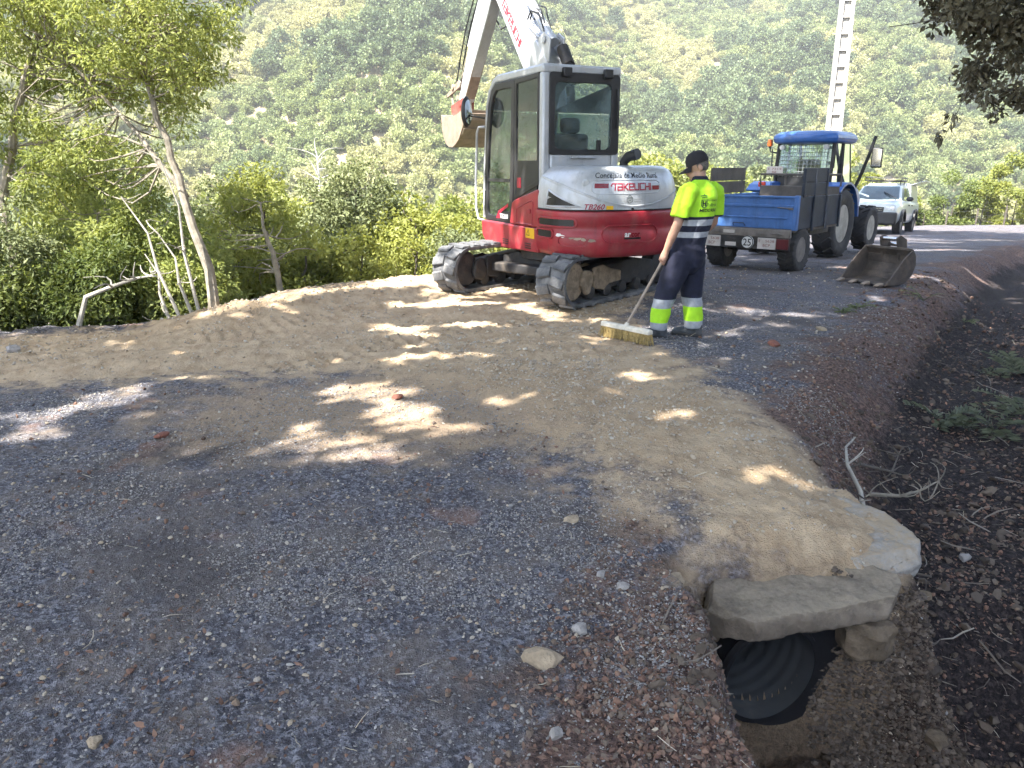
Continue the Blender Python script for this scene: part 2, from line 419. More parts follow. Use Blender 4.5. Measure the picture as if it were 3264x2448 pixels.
def ground_material():
    m = bpy.data.materials.new('ground_surface'); N, L = nodes_of(m); b = N['Principled BSDF']
    g = N.new('ShaderNodeNewGeometry').outputs['Position']
    def at(n):
        a = N.new('ShaderNodeAttribute'); a.attribute_name = n; return a.outputs['Fac']
    nb = noise(N, L, 0.9, 2, 0.6, g); nm = noise(N, L, 4.5, 4, 0.68, g); nf = noise(N, L, 38, 3, 0.7, g)
    vo = N.new('ShaderNodeTexVoronoi'); vo.inputs['Scale'].default_value = 85; L.new(g, vo.inputs['Vector'])
    vc = N.new('ShaderNodeSeparateColor'); L.new(vo.outputs['Color'], vc.inputs[0])
    # worn chip-seal road: blue-grey chippings in dusty dark binder
    chip = mixc(N, L, vc.outputs[0], (0.042, 0.042, 0.054), (0.27, 0.268, 0.30))
    road = mixc(N, L, ramp(N, L, nf, 0.35, 0.62), (0.066, 0.061, 0.070), chip)
    dusty = ramp(N, L, math_(N, L, 'ADD', math_(N, L, 'MULTIPLY', nm, 0.5), math_(N, L, 'MULTIPLY', nb, 0.5)), 0.43, 0.58)
    road = mixc(N, L, math_(N, L, 'MULTIPLY', dusty, 0.62), road, (0.175, 0.148, 0.132))
    n3 = noise(N, L, 2.1, 2, 0.6, g)
    road = mixc(N, L, math_(N, L, 'MULTIPLY', ramp(N, L, n3, 0.60, 0.72), 0.5), road, (0.30, 0.17, 0.115))
    road = mixc(N, L, math_(N, L, 'MULTIPLY', ramp(N, L, nb, 0.52, 0.66), 0.55), road, (0.050, 0.045, 0.048))
    # tan fill
    tan = mixc(N, L, ramp(N, L, nm, 0.32, 0.68), (0.36, 0.258, 0.162), (0.51, 0.390, 0.262))
    tan = mixc(N, L, math_(N, L, 'MULTIPLY', ramp(N, L, nf, 0.5, 0.75), 0.4), tan, (0.54, 0.44, 0.31))
    tn = math_(N, L, 'ADD', at('tan'), math_(N, L, 'MULTIPLY', math_(N, L, 'SUBTRACT', math_(N, L, 'ADD', nm, math_(N, L, 'MULTIPLY', nb, 0.8)), 0.92), 1.5))
    col = mixc(N, L, ramp(N, L, tn, -0.34, 0.26), road, tan)
    dst = math_(N, L, 'MULTIPLY', ramp(N, L, math_(N, L, 'ADD', at('dust'), math_(N, L, 'SUBTRACT', math_(N, L, 'MULTIPLY', nm, 1.2), 0.6)), 0.15, 0.85), 0.75)
    col = mixc(N, L, dst, col, (0.39, 0.285, 0.185))
    # red-brown leaf mould and earth towards the ditch, dark wet humus in it
    rd = mixc(N, L, ramp(N, L, nf, 0.35, 0.68), (0.055, 0.035, 0.031), (0.215, 0.140, 0.112))
    rf = ramp(N, L, math_(N, L, 'ADD', at('red'), math_(N, L, 'SUBTRACT', math_(N, L, 'ADD', math_(N, L, 'MULTIPLY', nm, 1.6), math_(N, L, 'MULTIPLY', nb, 1.2)), 1.45)), 0.30, 0.85)
    col = mixc(N, L, rf, col, rd)
    hu = mixc(N, L, ramp(N, L, nf, 0.4, 0.7), (0.014, 0.011, 0.012), (0.065, 0.050, 0.047))
    df = ramp(N, L, math_(N, L, 'ADD', at('dark'), math_(N, L, 'SUBTRACT', math_(N, L, 'MULTIPLY', nm, 1.0), 0.5)), 0.30, 0.75)
    col = mixc(N, L, df, col, hu)
    pt = mixc(N, L, ramp(N, L, nf, 0.35, 0.65), (0.022, 0.014, 0.010), (0.095, 0.060, 0.040))  # brown pit earth, its colour darkened for the shade of the enclosed pit
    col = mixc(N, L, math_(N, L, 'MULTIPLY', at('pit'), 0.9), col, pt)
    wl_ = mixc(N, L, nm, (0.055, 0.050, 0.028), (0.17, 0.14, 0.075))
    col = mixc(N, L, math_(N, L, 'MULTIPLY', at('wild'), 0.85), col, wl_)
    nh = noise(N, L, 0.05, 2, 0.6, g)
    hl = mixc(N, L, ramp(N, L, nh, 0.45, 0.6), (0.10, 0.115, 0.045), (0.33, 0.27, 0.17))
    col = mixc(N, L, at('far'), col, hl)
    L.new(col, b.inputs['Base Color'])
    b.inputs['Roughness'].default_value = 0.92; b.inputs['Specular IOR Level'].default_value = 0.25
    hh = math_(N, L, 'ADD', nf, math_(N, L, 'MULTIPLY', noise(N, L, 140, 2, 0.6, g), 0.45))
    bp = N.new('ShaderNodeBump'); bp.inputs['Strength'].default_value = 0.9; bp.inputs['Distance'].default_value = 0.022
    L.new(hh, bp.inputs['Height']); L.new(bp.outputs[0], b.inputs['Normal'])
    return m

gme = ground_mesh(); gme.materials.append(ground_material())
ground = link(bpy.data.objects.new('ground', gme)); tag(ground, 'worn grey gravel road with tan trench fill, red earth verge, ditch and hillside', 'ground', kind='structure')

# ------------------------------------------------------------ lettering
def text_mesh(body, size, bold=0.0, shear=0.0, spacing=1.0):
    """outline of a line of text as (verts 2-D, faces); origin at its left baseline"""
    cu = bpy.data.curves.new('lettering', 'FONT'); cu.body = body; cu.size = size; cu.offset = bold; cu.shear = shear; cu.space_character = spacing
    cu.resolution_u = 3
    ob = bpy.data.objects.new('lettering', cu); COL.objects.link(ob)
    dg = bpy.context.evaluated_depsgraph_get(); me = bpy.data.meshes.new_from_object(ob.evaluated_get(dg))
    vs = [(v.co.x, v.co.y) for v in me.vertices]; fs = [tuple(p.vertices) for p in me.polygons]
    bpy.data.objects.remove(ob); bpy.data.curves.remove(cu); bpy.data.meshes.remove(me)
    return vs, fs
def fit_text(body, x0, x1, y0, y1, **k):
    """text scaled into a rectangle"""
    vs, fs = text_mesh(body, 1.0, **k); a = np.array(vs); lo = a.min(0); hi = a.max(0)
    a = (a-lo)/(hi-lo)*np.array([x1-x0, y1-y0])+np.array([x0, y0])
    return [tuple(p) for p in a], fs
def place(name, shape, fn, mat, parent):
    """2-D shape mapped into space by fn(u, v)"""
    vs, fs = shape; me = bpy.data.meshes.new(name); me.from_pydata([tuple(fn(*p)) for p in vs], [], fs); me.update()
    me.materials.append(mat); return link(bpy.data.objects.new(name, me), parent)
def rect(x0, x1, y0, y1, nx=6):
    vs = [(x0+(x1-x0)*i/nx, y) for y in (y0, y1) for i in range(nx+1)]
    return vs, [(i, i+1, nx+2+i, nx+1+i) for i in range(nx)]
def strokes(segs, w):
    """block letters from poly-line strokes of even width"""
    vs = []; fs = []
    for pl in segs:
        for (ax, ay), (bx, by) in zip(pl[:-1], pl[1:]):
            d = Vector((bx-ax, by-ay)); d.normalize(); n = Vector((-d.y, d.x))*w/2; e = d*w/2; k = len(vs)
            vs += [(ax-e.x+n.x, ay-e.y+n.y), (bx+e.x+n.x, by+e.y+n.y), (bx+e.x-n.x, by+e.y-n.y), (ax-e.x-n.x, ay-e.y-n.y)]
            fs.append((k, k+1, k+2, k+3))
    return vs, fs
def wordmark(x0, x1, y0, y1):
    """squared, one-height maker's lettering: T a K e u C H I"""
    L = [[[(0.15, .92), (.7, .92)], [(.0, .62), (.15, .92)], [(.55, .92), (.55, .08)]],
         [[(.1, .92), (.7, .92), (.7, .08), (.1, .08), (.1, .5), (.7, .5)]],
         [[(.12, .92), (.12, .08)], [(.7, .92), (.25, .5), (.7, .08)]],
         [[(.7, .08), (.1, .08), (.1, .92), (.7, .92), (.7, .5), (.1, .5)]],
         [[(.1, .92), (.1, .08), (.7, .08), (.7, .92)]],
         [[(.7, .92), (.1, .92), (.1, .08), (.7, .08)]],
         [[(.1, .92), (.1, .08)], [(.7, .92), (.7, .08)], [(.1, .5), (.7, .5)]],
         [[(.1, .92), (.1, .08)]]]
    adv = [.82]*7+[.2]; segs = []; x = 0
    for l, a in zip(L, adv):
        segs += [[(p[0]+x, p[1]) for p in s] for s in l]; x += a
    vs, fs = strokes(segs, 0.16)
    return [(x0+(p[0])/x*(x1-x0), y0+p[1]*(y1-y0)) for p in vs], fs

# ------------------------------------------------------------ machine paints
M = {
    'silver': paint('silver_paint', (0.45, 0.47, 0.505), 0.36, 0.25, 0.10, 3, dust=0.45, dcol=(0.42, 0.39, 0.34), coat=0.15, streak=0.35),
    'red': paint('red_paint', (0.30, 0.020, 0.032), 0.45, 0.0, 0.16, 3, dust=0.5, dcol=(0.26, 0.12, 0.10), coat=0.1, streak=0.45),
    'black': paint('black_plastic', (0.018, 0.018, 0.020), 0.5, 0.0, 0.2, 6, dust=0.25, dcol=(0.10, 0.095, 0.085)),
    'dark': paint('dark_steel', (0.035, 0.034, 0.036), 0.6, 0.2, 0.3, 6, dust=0.45, dcol=(0.19, 0.155, 0.12), bump=0.2),
    'rubber': paint('track_rubber', (0.085, 0.088, 0.096), 0.8, 0.0, 0.25, 5, dust=0.65, dcol=(0.30, 0.29, 0.28), bump=0.3),
    'mud': paint('dried_mud', (0.26, 0.20, 0.14), 0.95, 0.0, 0.35, 10, dust=0.5, dcol=(0.10, 0.08, 0.06), bump=0.7, bscale=40),
    'chrome': paint('bright_rod', (0.62, 0.62, 0.64), 0.15, 1.0, 0.03),
    'steel': paint('worn_steel', (0.30, 0.235, 0.185), 0.55, 0.3, 0.2, 7, dust=0.4, dcol=(0.42, 0.34, 0.25), bump=0.2),
    'hose': paint('hose_rubber', (0.02, 0.02, 0.022), 0.5),
    'decal_red': paint('decal_red', (0.30, 0.012, 0.035), 0.4, var=0.05),
    'decal_dkred': paint('reflector_red', (0.20, 0.01, 0.02), 0.25, var=0.1),
    'decal_black': paint('decal_black', (0.012, 0.012, 0.014), 0.4, var=0.05),
    'decal_white': paint('decal_white', (0.78, 0.78, 0.76), 0.4, var=0.05),
    'decal_grey': paint('decal_grey', (0.13, 0.14, 0.14), 0.4, var=0.05),
    'yellow': paint('sticker_yellow', (0.72, 0.42, 0.02), 0.4, var=0.08),
    'glass': glass('cab_glass', (0.34, 0.44, 0.43), 0.04),
    'glass_rear': glass('cab_glass_rear', (0.34, 0.44, 0.46), 0.26, (0.30, 0.40, 0.41)),
    'seat': paint('seat_cloth', (0.03, 0.03, 0.035), 0.9),
    'cabin': paint('cabin_trim', (0.10, 0.105, 0.11), 0.7),
    'mirror': paint('mirror_glass', (0.55, 0.58, 0.6), 0.06, 1.0, 0.02),
}

# ------------------------------------------------------------ excavator
EX = (1.03, 9.97); EXA = R(25); EXB = R(-41)
ex_z = gz(*EX)
exc = empty('excavator', (EX[0], EX[1], ex_z+0.005), 0, 'red and silver tracked excavator with raised arm on the road', 'excavator')
U = Rz(EXA); LO = T(-0.42, 0.03, 0) @ Rz(EXB)

def outline(n=44, grow=0.0):
    """plan of the tail: left flank, rounded rear, right flank"""
    pts = [(-1.0-grow, -0.40)]
    for i in range(n+1):
        w = math.pi-math.pi*i/n; c, s = math.cos(w), math.sin(w); e = 2/2.5
        pts.append(((1.0+grow)*math.copysign(abs(c)**e, c), -0.58-(0.66+grow)*abs(s)**e))
    pts.append((1.0+grow, -0.40)); return [(x*0.815-0.185, y) for x, y in pts]
OUT = outline(); _a = np.array(OUT); _s = np.concatenate([[0], np.cumsum(np.linalg.norm(np.diff(_a, axis=0), axis=1))]); _s -= _s[-1]/2
def hood_inset(z):
    return float(np.interp(z, [1.05, 1.22, 1.36, 1.46, 1.525, 1.555, 1.565], [0, 0.0, 0.022, 0.062, 0.125, 0.20, 0.32]))
def wrap(u, z, off=0.004, hood=True):
    u = u+0.185
    u = max(_s[0]+0.03, min(_s[-1]-0.03, u))
    x = float(np.interp(u, _s, _a[:, 0])); y = float(np.interp(u, _s, _a[:, 1]))
    x2 = float(np.interp(u+.02, _s, _a[:, 0])); y2 = float(np.interp(u+.02, _s, _a[:, 1])); x1 = float(np.interp(u-.02, _s, _a[:, 0])); y1 = float(np.interp(u-.02, _s, _a[:, 1]))
    nx, ny = (y2-y1), -(x2-x1); l = math.hypot(nx, ny); nx /= l; ny /= l
    if hood:
        i = hood_inset(z); x *= 1-i; y = (y+0.40)*(1-i/0.84)-0.40; g = off
    else: g = off+0.02
    return U @ Vector((x+nx*g, y+ny*g, z))
def decal(name, shape, mat, parent, off=0.004, hood=True):
    return place(name, shape, lambda u, v: wrap(u, v, off, hood), mat, parent)

# tail: silver engine cover over red counterweight
mb = MB(U); rings = []
for z in (1.083, 1.09, 1.16, 1.22, 1.30, 1.36, 1.41, 1.46, 1.50, 1.525, 1.545, 1.555, 1.565):
    i = hood_inset(z); rings.append([(x*(1-i), (y+0.40)*(1-i/0.84)-0.40, z) for x, y in OUT])
mb.loft(rings); cover = mb.build('engine_cover', M['silver'], exc, smooth=50)
mb = MB(U); O2 = outline(44, 0.02); rings = []
for z, i in ((0.565, 0.10), (0.585, 0.04), (0.64, 0.012), (0.72, 0.0), (0.84, 0.0), (0.86, 0.012), (0.93, 0.012), (0.945, 0.0), (1.04, 0.0), (1.068, 0.004), (1.078, 0.02)):
    rings.append([(x*(1-i), (y+0.40)*(1-i/0.84)-0.40, z) for x, y in O2])
mb.loft(rings); cw = mb.build('counterweight', M['red'], exc, smooth=50)
# character line and panel gap on the cover
mb = MB(); us = np.linspace(-1.62, 1.62, 60)
CRU = [-1.62, -1.46, -1.30, -1.07, -0.88, -0.65, -0.44, -0.24, 0.02, 0.19, 0.5, 1.6]; CRZ = [1.44, 1.425, 1.40, 1.35, 1.285, 1.205, 1.15, 1.125, 1.145, 1.19, 1.28, 1.42]
mb.tube([wrap(u, float(np.interp(u, CRU, CRZ)), -0.007) for u in us], 0.017, 6); mb.build('crease', M['silver'], cover)
mb = MB(); mb.tube([wrap(u, 1.088, 0.0) for u in np.linspace(-1.75, 1.75, 70)], 0.008, 5); mb.build('seam', M['black'], cover)
# triangular grille at the left corner
def patch(poly, n=10):
    """fan a polygon into strips so that it follows the curved body"""
    (ax, ay), (bx, by), (cx, cy_) = poly; vs = []; fs = []
    for i in range(n+1):
        t = i/n; vs += [(ax+(cx-ax)*t, ay+(cy_-ay)*t), (bx+(cx-bx)*t, by+(cy_-by)*t)]
    return vs, [(2*i, 2*i+1, 2*i+3, 2*i+2) for i in range(n)]
DEC = {}
decal('grille', patch([(-1.30, 1.285), (-1.33, 1.135), (-0.87, 1.140)]), M['decal_black'], cover, 0.005)
mb = MB(); fr_ = [(-1.315, 1.30), (-1.35, 1.12), (-0.84, 1.125), (-1.315, 1.30)]; pts = []
for p, q_ in zip(fr_[:-1], fr_[1:]): pts += [wrap(p[0]+(q_[0]-p[0])*t/8, p[1]+(q_[1]-p[1])*t/8, 0.0) for t in range(8)]
mb.tube(pts+[pts[0]], 0.011, 5); mb.build('grille_rim', M['silver'], cover)
# recessed name plate: raised lip, word mark, two reflectors
pl_ = []
for u, v in [(-0.70, 1.405), (-0.30, 1.41), (0.10, 1.405), (0.15, 1.38), (0.155, 1.31), (0.12, 1.275), (-0.30, 1.265), (-0.68, 1.27), (-0.725, 1.30), (-0.73, 1.37)]: pl_.append((u, v))
pts = []
for p, q_ in zip(pl_, pl_[1:]+pl_[:1]): pts += [wrap(p[0]+(q_[0]-p[0])*t/6, p[1]+(q_[1]-p[1])*t/6, -0.004) for t in range(6)]
mb = MB(); mb.tube(pts+[pts[0]], 0.011, 5); mb.build('name_plate_lip', M['silver'], cover)
decal('maker_lettering', wordmark(-0.51, 0.01, 1.30, 1.378), M['decal_red'], cover)
decal('reflector', rect(-0.70, -0.54, 1.325, 1.375), M['decal_dkred'], cover)
decal('reflector', rect(0.025, 0.13, 1.305, 1.35), M['decal_dkred'], cover)
decal('owner_lettering', fit_text('Concejalía de Medio Rural', -0.70, 0.13, 1.415, 1.490, bold=0.004), M['decal_black'], cover, 0.005)
decal('model_lettering', fit_text('TB260', -0.80, -0.575, 1.098, 1.158, bold=0.02, shear=0.3), M['decal_red'], cover)
decal('sticker', rect(-0.56, -0.48, 1.098, 1.138, 2), M['yellow'], cover, 0.006)
cx0, cx1, cy0, cy1 = -0.315, -0.245, 1.165, 1.25
crest = strokes([[(cx0, cy0+.055), (cx1, cy0+.055), (cx1, cy0+.015), ((cx0+cx1)/2, cy0), (cx0, cy0+.015), (cx0, cy0+.055)], [(cx0+.015, cy1-.012), ((cx0+cx1)/2, cy1), (cx1-.015, cy1-.012)], [(cx0+.022, cy0+.045), (cx0+.022, cy0+.015)], [(cx1-.022, cy0+.045), (cx1-.022, cy0+.015)], [(cx0+.022, cy0+.03), (cx1-.022, cy0+.03)], [(cx0+.005, cy1-.024), (cx1-.005, cy1-.024)]], 0.008)
decal('crest', crest, M['decal_grey'], cover)
decal('crest_lettering', fit_text('Ayuntamiento', -0.225, -0.125, 1.195, 1.212), M['decal_grey'], cover)
decal('crest_lettering', fit_text('Ponferrada', -0.225, -0.135, 1.172, 1.188), M['decal_grey'], cover)
mb = MB(); mb.lathe([(0.016, 0), (0.016, 0.006), (0.0, 0.008)], 12, Matrix.Translation(wrap(-0.24, 1.10, 0.0)) @ U @ Matrix.Rotation(R(90), 4, 'X')); mb.build('lock', M['decal_black'], cover)
mb = MB(); mb.lathe([(0.040, 0), (0.040, 0.012), (0.026, 0.016), (0.012, 0.014), (0.0, 0.014)], 18, Matrix.Translation(wrap(-0.80, 1.38, -0.004)) @ U @ Rz(R(-25)) @ Matrix.Rotation(R(90), 4, 'X')); mb.build('filler_cap', M['silver'], cover)
# counterweight fittings: air slots, recess ribs, dealer plate, scuffs, vents
def slot(u0, u1, z0, z1, n=8):
    r = (z1-z0)/2; vs = []
    for i in range(n+1):
        w = math.pi/2+math.pi*i/n; vs.append((u0+r+r*math.cos(w), z0+r+r*math.sin(w)))
    m_ = 10
    for i in range(1, m_): vs.append((u0+r+(u1-u0-2*r)*i/m_, z0))
    for i in range(n+1):
        w = -math.pi/2+math.pi*i/n; vs.append((u1-r+r*math.cos(w), z0+r+r*math.sin(w)))
    for i in range(1, m_): vs.append((u1-r-(u1-u0-2*r)*i/m_, z1))
    k = len(vs); h = k//2
    fs = [(i, i+1, k-2-i+0, k-1-i) for i in range(0, 0)]
    return vs, [tuple(range(k))]
def rim(u0, u1, z0, z1, name, r=0.010):
    vs, _ = slot(u0, u1, z0, z1); mb = MB(); pts = [wrap(u, v, 0.0, False) for u, v in vs]; mb.tube(pts+[pts[0]], r, 5); return mb.build(name, M['red'], cw)
def strip(u0, u1, z0, z1, n=12):
    return rect(u0, u1, z0, z1, n)
for (u0, u1, z0, z1) in ((-1.50, -0.88, 0.905, 0.995), (-1.53, -1.18, 0.77, 0.865)):
    decal('air_slot', strip(u0+.03, u1-.03, z0+.006, z1-.006), M['decal_black'], cw, 0.003, False)  # flat black strip stands for the shade inside the slot
    rim(u0, u1, z0, z1, 'slot_rim', 0.013)
rim(-0.60, 0.10, 0.735, 0.925, 'recess_rim', 0.009)
rim(-1.10, -0.76, 0.70, 0.80, 'recess_rim', 0.009)
decal('dealer_plate', strip(-0.345, -0.13, 0.772, 0.79, 4), M['decal_black'], cw, 0.004, False)
decal('dealer_lettering', fit_text('ar', -0.34, -0.262, 0.796, 0.842, bold=0.03), M['decal_white'], cw, 0.004, False)
decal('dealer_lettering', fit_text('cor', -0.255, -0.14, 0.796, 0.842, bold=0.03), M['decal_dkred'], cw, 0.004, False)
rg = np.random.default_rng(5)
for k, u in enumerate((-1.09, -1.03, -0.93, -0.86, -0.79, -0.71)):
    w = 0.05*rg.uniform(0.5, 1); z = 0.815-0.05*k/5
    decal('scuff', ([(u-w, z-.012), (u-w*.2, z-.02), (u+w, z-.006), (u+w*.5, z+.02*rg.uniform(.3, 1)), (u-w*.6, z+.026*rg.uniform(.3, 1))], [(0, 1, 2, 3, 4)]), M['decal_white'] if k < 2 else M['steel'], cw, 0.004, False)
# deck, side skirt, red side cover
mb = MB(U); mb.box(-0.97, 0.97, -0.42, 1.22, 0.80, 0.86); mb.box(-0.7, 0.7, -0.9, 1.1, 0.60, 0.80)
mb.build('deck', M['dark'], exc, 0.01)
sk = [(1.27, 0.855), (1.25, 0.66), (1.13, 0.565), (0.85, 0.53), (0.0, 0.56), (-0.43, 0.57), (-0.43, 0.855)]
mb = MB(U); mb.prism(sk, 'x', -1.005, -0.60); skirt = mb.build('side_skirt', M['red'], exc, 0.02, seg=3)
mb = MB(U); mb.prism([(-p[0]*0+p[0], p[1]) for p in sk], 'x', 0.60, 1.0); mb.build('side_skirt', M['red'], exc, 0.02)
mb = MB(U); mb.prism([(0.36, 0.862), (0.30, 1.12), (0.24, 1.155), (-0.40, 1.30), (-0.43, 1.28), (-0.43, 0.862)], 'x', -1.003, -0.80)
sc = mb.build('side_cover', M['red'], exc, 0.015)
mb = MB(U)
hp = [(0.16, 0.885), (0.14, 1.06), (-0.26, 1.17), (-0.30, 1.15), (-0.28, 0.885)]
mb.tube([(-1.004, *p) for p in hp+hp[:1]], 0.007, 4); mb.build('hatch_edge', M['red'], sc)
mb = MB(U); mb.cbox((-1.008, -0.20, 1.04), (0.012, 0.07, 0.05)); mb.build('hatch_lock', M['decal_red'], sc, 0.004)
mb = MB(U); mb.box(-1.009, -1.0, -0.34, -0.11, 0.725, 0.845); mb.build('sticker', M['yellow'], skirt, 0.002)
sd = lambda u, v: U @ Vector((-1.0115, -u, v))
place('sticker_print', strokes([[(0.14, 0.76), (0.19, 0.82), (0.22, 0.76), (0.14, 0.76)]], 0.008), sd, M['decal_black'], skirt)
for k in range(3):
    for y0 in (0.50, -0.15):
        mb = MB(U); mb.box(-1.008, -1.0, y0-.10, y0+.06, 0.60+k*0.026, 0.613+k*0.026); mb.build('vent_slot', M['decal_black'], skirt)
# cab: frame, roof, windows, door
CX0, CX1, CR, CF = -0.95, 0.08, -0.42, 1.24
cab = MB(U)
cab.box(CX0+.01, CX1-.01, CR+.01, CF-.02, 0.86, 0.92)
cab.box(CX0, CX0+0.10, CR, CR+0.11, 0.90, 2.58); cab.box(CX1-0.10, CX1, CR, CR+0.11, 0.90, 2.58)       # rear posts
cab.box(CX0+.10, CX1-.10, CR+.005, CR+0.07, 1.0, 1.70)                                             # rear lower wall
rf = [(CR, 2.66), (CR, 2.56), (0.9, 2.56), (1.06, 2.47), (1.18, 2.25), (1.24, 2.27), (1.13, 2.50), (1.0, 2.61), (0.85, 2.66)]
cabf = cab.build('cab_frame', M['silver'], exc, 0.03, seg=3)
mb = MB(U); mb.prism(rf, 'x', CX0, CX1); mb.build('roof', M['silver'], exc, 0.025, seg=3)
for x in (CX0+.03, CX1-.03): mb = MB(U); mb.tube([(x, 1.20, 2.28), (x, 1.25, 1.9), (x, 1.31, 1.4), (x, 1.33, 0.88)], 0.032, 8); mb.build('front_post', M['silver'], cabf)
mb = MB(U); mb.add([(CX0+.05, 1.21, 2.24), (CX1-.05, 1.21, 2.24), (CX1-.05, 1.32, 1.3), (CX0+.05, 1.32, 1.3), (CX1-.05, 1.33, .92), (CX0+.05, 1.33, .92)], [(0, 1, 2, 3), (3, 2, 4, 5)]); mb.build('windscreen', M['glass'], cabf)
mb = MB(U); mb.add([(CX1-.01, 1.18, 2.3), (CX1-.01, -.32, 2.5), (CX1-.01, -.32, 1.2), (CX1-.01, 1.3, 1.2)], [(0, 1, 2, 3)]); mb.build('side_window', M['glass'], cabf)
# rear window with wide black surround
def rrect(x0, x1, z0, z1, r, n=5):
    P = []
    for cx, cz, a0 in ((x1-r, z0+r, -90), (x1-r, z1-r, 0), (x0+r, z1-r, 90), (x0+r, z0+r, 180)):
        for i in range(n+1):
            w = R(a0+90*i/n); P.append((cx+r*math.cos(w), cz+r*math.sin(w)))
    return P
def frame(mb, outer, inner, axis, a, b):
    """closed ring between two outlines, extruded"""
    n = len(outer); P = lambda p, t: {'x': (t, p[0], p[1]), 'y': (p[0], t, p[1])}[axis]
    vs = [P(p, t) for t in (a, b) for l in (outer, inner) for p in l]; fs = []
    for i in range(n):
        j = (i+1) % n
        fs += [(i, j, n+j, n+i), (2*n+i, 3*n+i, 3*n+j, 2*n+j), (i, 2*n+i, 2*n+j, j), (n+i, n+j, 3*n+j, 3*n+i)]
    mb.add(vs, fs)
mb = MB(U); frame(mb, rrect(CX0+.085, CX1-.02, 1.685, 2.575, 0.04), rrect(CX0+.15, CX1-.13, 1.745, 2.47, 0.07), 'y', CR-0.014, CR+0.03)
rw = mb.build('rear_window', M['black'], exc, 0.006)
mb = MB(U); P = rrect(CX0+.13, CX1-.11, 1.73, 2.49, 0.08); mb.add([(p[0], CR+0.006, p[1]) for p in P], [tuple(range(len(P)))]); mb.build('pane', M['glass_rear'], rw)
for x in (-0.66, -0.12): mb = MB(U); mb.cbox((x, CR-0.03, 2.575), (0.11, 0.06, 0.10)); mb.build('hinge', M['black'], rw, 0.012)
mb = MB(U); mb.cbox((-0.22, CR-0.022, 1.79), (0.05, 0.03, 0.12)); mb.build('latch', M['black'], rw, 0.006)
mb = MB(U); mb.tube([(CX1-.065, CR-.03, 2.42), (CX1-.05, CR-.04, 2.2), (CX1-.06, CR-.03, 1.98)], 0.013, 6); mb.build('gas_strut', M['black'], rw, 0.006)
mb = MB(U); mb.cbox((-0.42, CR-0.02, 1.655), (0.34, 0.06, 0.022)); mb.build('ledge', M['silver'], cabf, 0.008)
# door on the left side
DO = [(1.22, 0.865), (1.27, 1.0), (1.24, 1.5), (1.18, 2.0), (1.10, 2.33), (1.0, 2.49), (0.88, 2.555), (0.32, 2.555), (0.30, 2.52), (0.38, 0.90), (0.42, 0.865)]
DI = [(1.13, 0.93), (1.17, 1.02), (1.14, 1.5), (1.08, 1.98), (1.01, 2.28), (0.94, 2.41), (0.86, 2.47), (0.42, 2.47), (0.40, 2.44), (0.46, 0.96), (0.49, 0.93)]
mb = MB(U); frame(mb, DO, DI, 'x', CX0-0.012, CX0+0.03); door = mb.build('door', M['black'], exc, 0.008)
mb = MB(U); mb.add([(CX0+.008, *p) for p in DI], [tuple(range(len(DI)))]); mb.build('pane', M['glass'], door)
mb = MB(U); mb.box(CX0-.006, CX0+.02, 0.47, 1.14, 1.36, 1.40); mb.build('door_rail', M['black'], door)
mb = MB(U); mb.tube([(CX0-.02, 1.20, 1.43), (CX0-.028, 1.205, 1.44), (CX0-.028, 1.215, 1.25), (CX0-.02, 1.21, 1.24)], 0.011, 6); mb.build('handle', M['silver'], door)
dd = lambda u, v: U @ Vector((CX0-.013, u, v))
place('swoosh', ([(0.87, 0.90), (0.78, 1.0), (0.49, 1.10), (0.49, 1.06), (0.70, 0.985), (0.755, 0.90)], [(0, 5, 4, 1), (1, 4, 3, 2)]), dd, M['decal_red'], door)
t_ = fit_text('TB260', 0.0, 0.25, 0.0, 0.062, bold=0.02)
place('door_lettering', t_, lambda u, v: U @ Vector((CX0-.014, 0.745-u, 0.905+v)), M['decal_white'], door)
mb = MB(U); mb.box(CX0-.004, CX0+.01, 0.40, 0.86, 0.875, 1.0); mb.build('door_foot', M['black'], door)
# fixed quarter window behind the door
QO = [(0.31, 2.555), (-0.33, 2.575), (-0.33, 1.34), (0.33, 1.15)]
QI = [(0.26, 2.50), (-0.29, 2.52), (-0.29, 1.40), (0.28, 1.22)]
mb = MB(U); frame(mb, QO, QI, 'x', CX0-.008, CX0+.03); qw = mb.build('quarter_window', M['black'], exc, 0.005)
mb = MB(U); mb.add([(CX0+.006, *p) for p in QI], [(0, 1, 2, 3)]); mb.build('pane', M['glass'], qw)
mb = MB(U); mb.box(CX0-.002, CX0+.015, -0.29, 0.28, 1.20, 1.62); mb.build('lower_panel', M['black'], qw)
mb = MB(U); mb.box(CX0-.007, CX0+.0, 0.14, 0.24, 1.30, 1.42); mb.build('sticker', M['decal_red'], qw)
# interior
mb = MB(U); mb.cbox((-0.43, 0.12, 1.22), (0.50, 0.50, 0.16)); mb.cbox((-0.43, -0.13, 1.60), (0.46, 0.14, 0.66)); mb.cbox((-0.43, -0.12, 2.02), (0.26, 0.10, 0.18)); mb.cbox((-0.43, .1, 1.0), (.4, .4, .3))
mb.build('seat', M['seat'], exc, 0.05, seg=3)
mb = MB(U)
for x in (-0.80, -0.08): mb = MB(U); mb.cbox((x, 0.22, 1.28), (0.16, 0.6, 0.30)); mb.tube([(x, 0.46, 1.40), (x, 0.50, 1.58)], 0.02, 6); mb.build('console', M['cabin'], exc, 0.03)
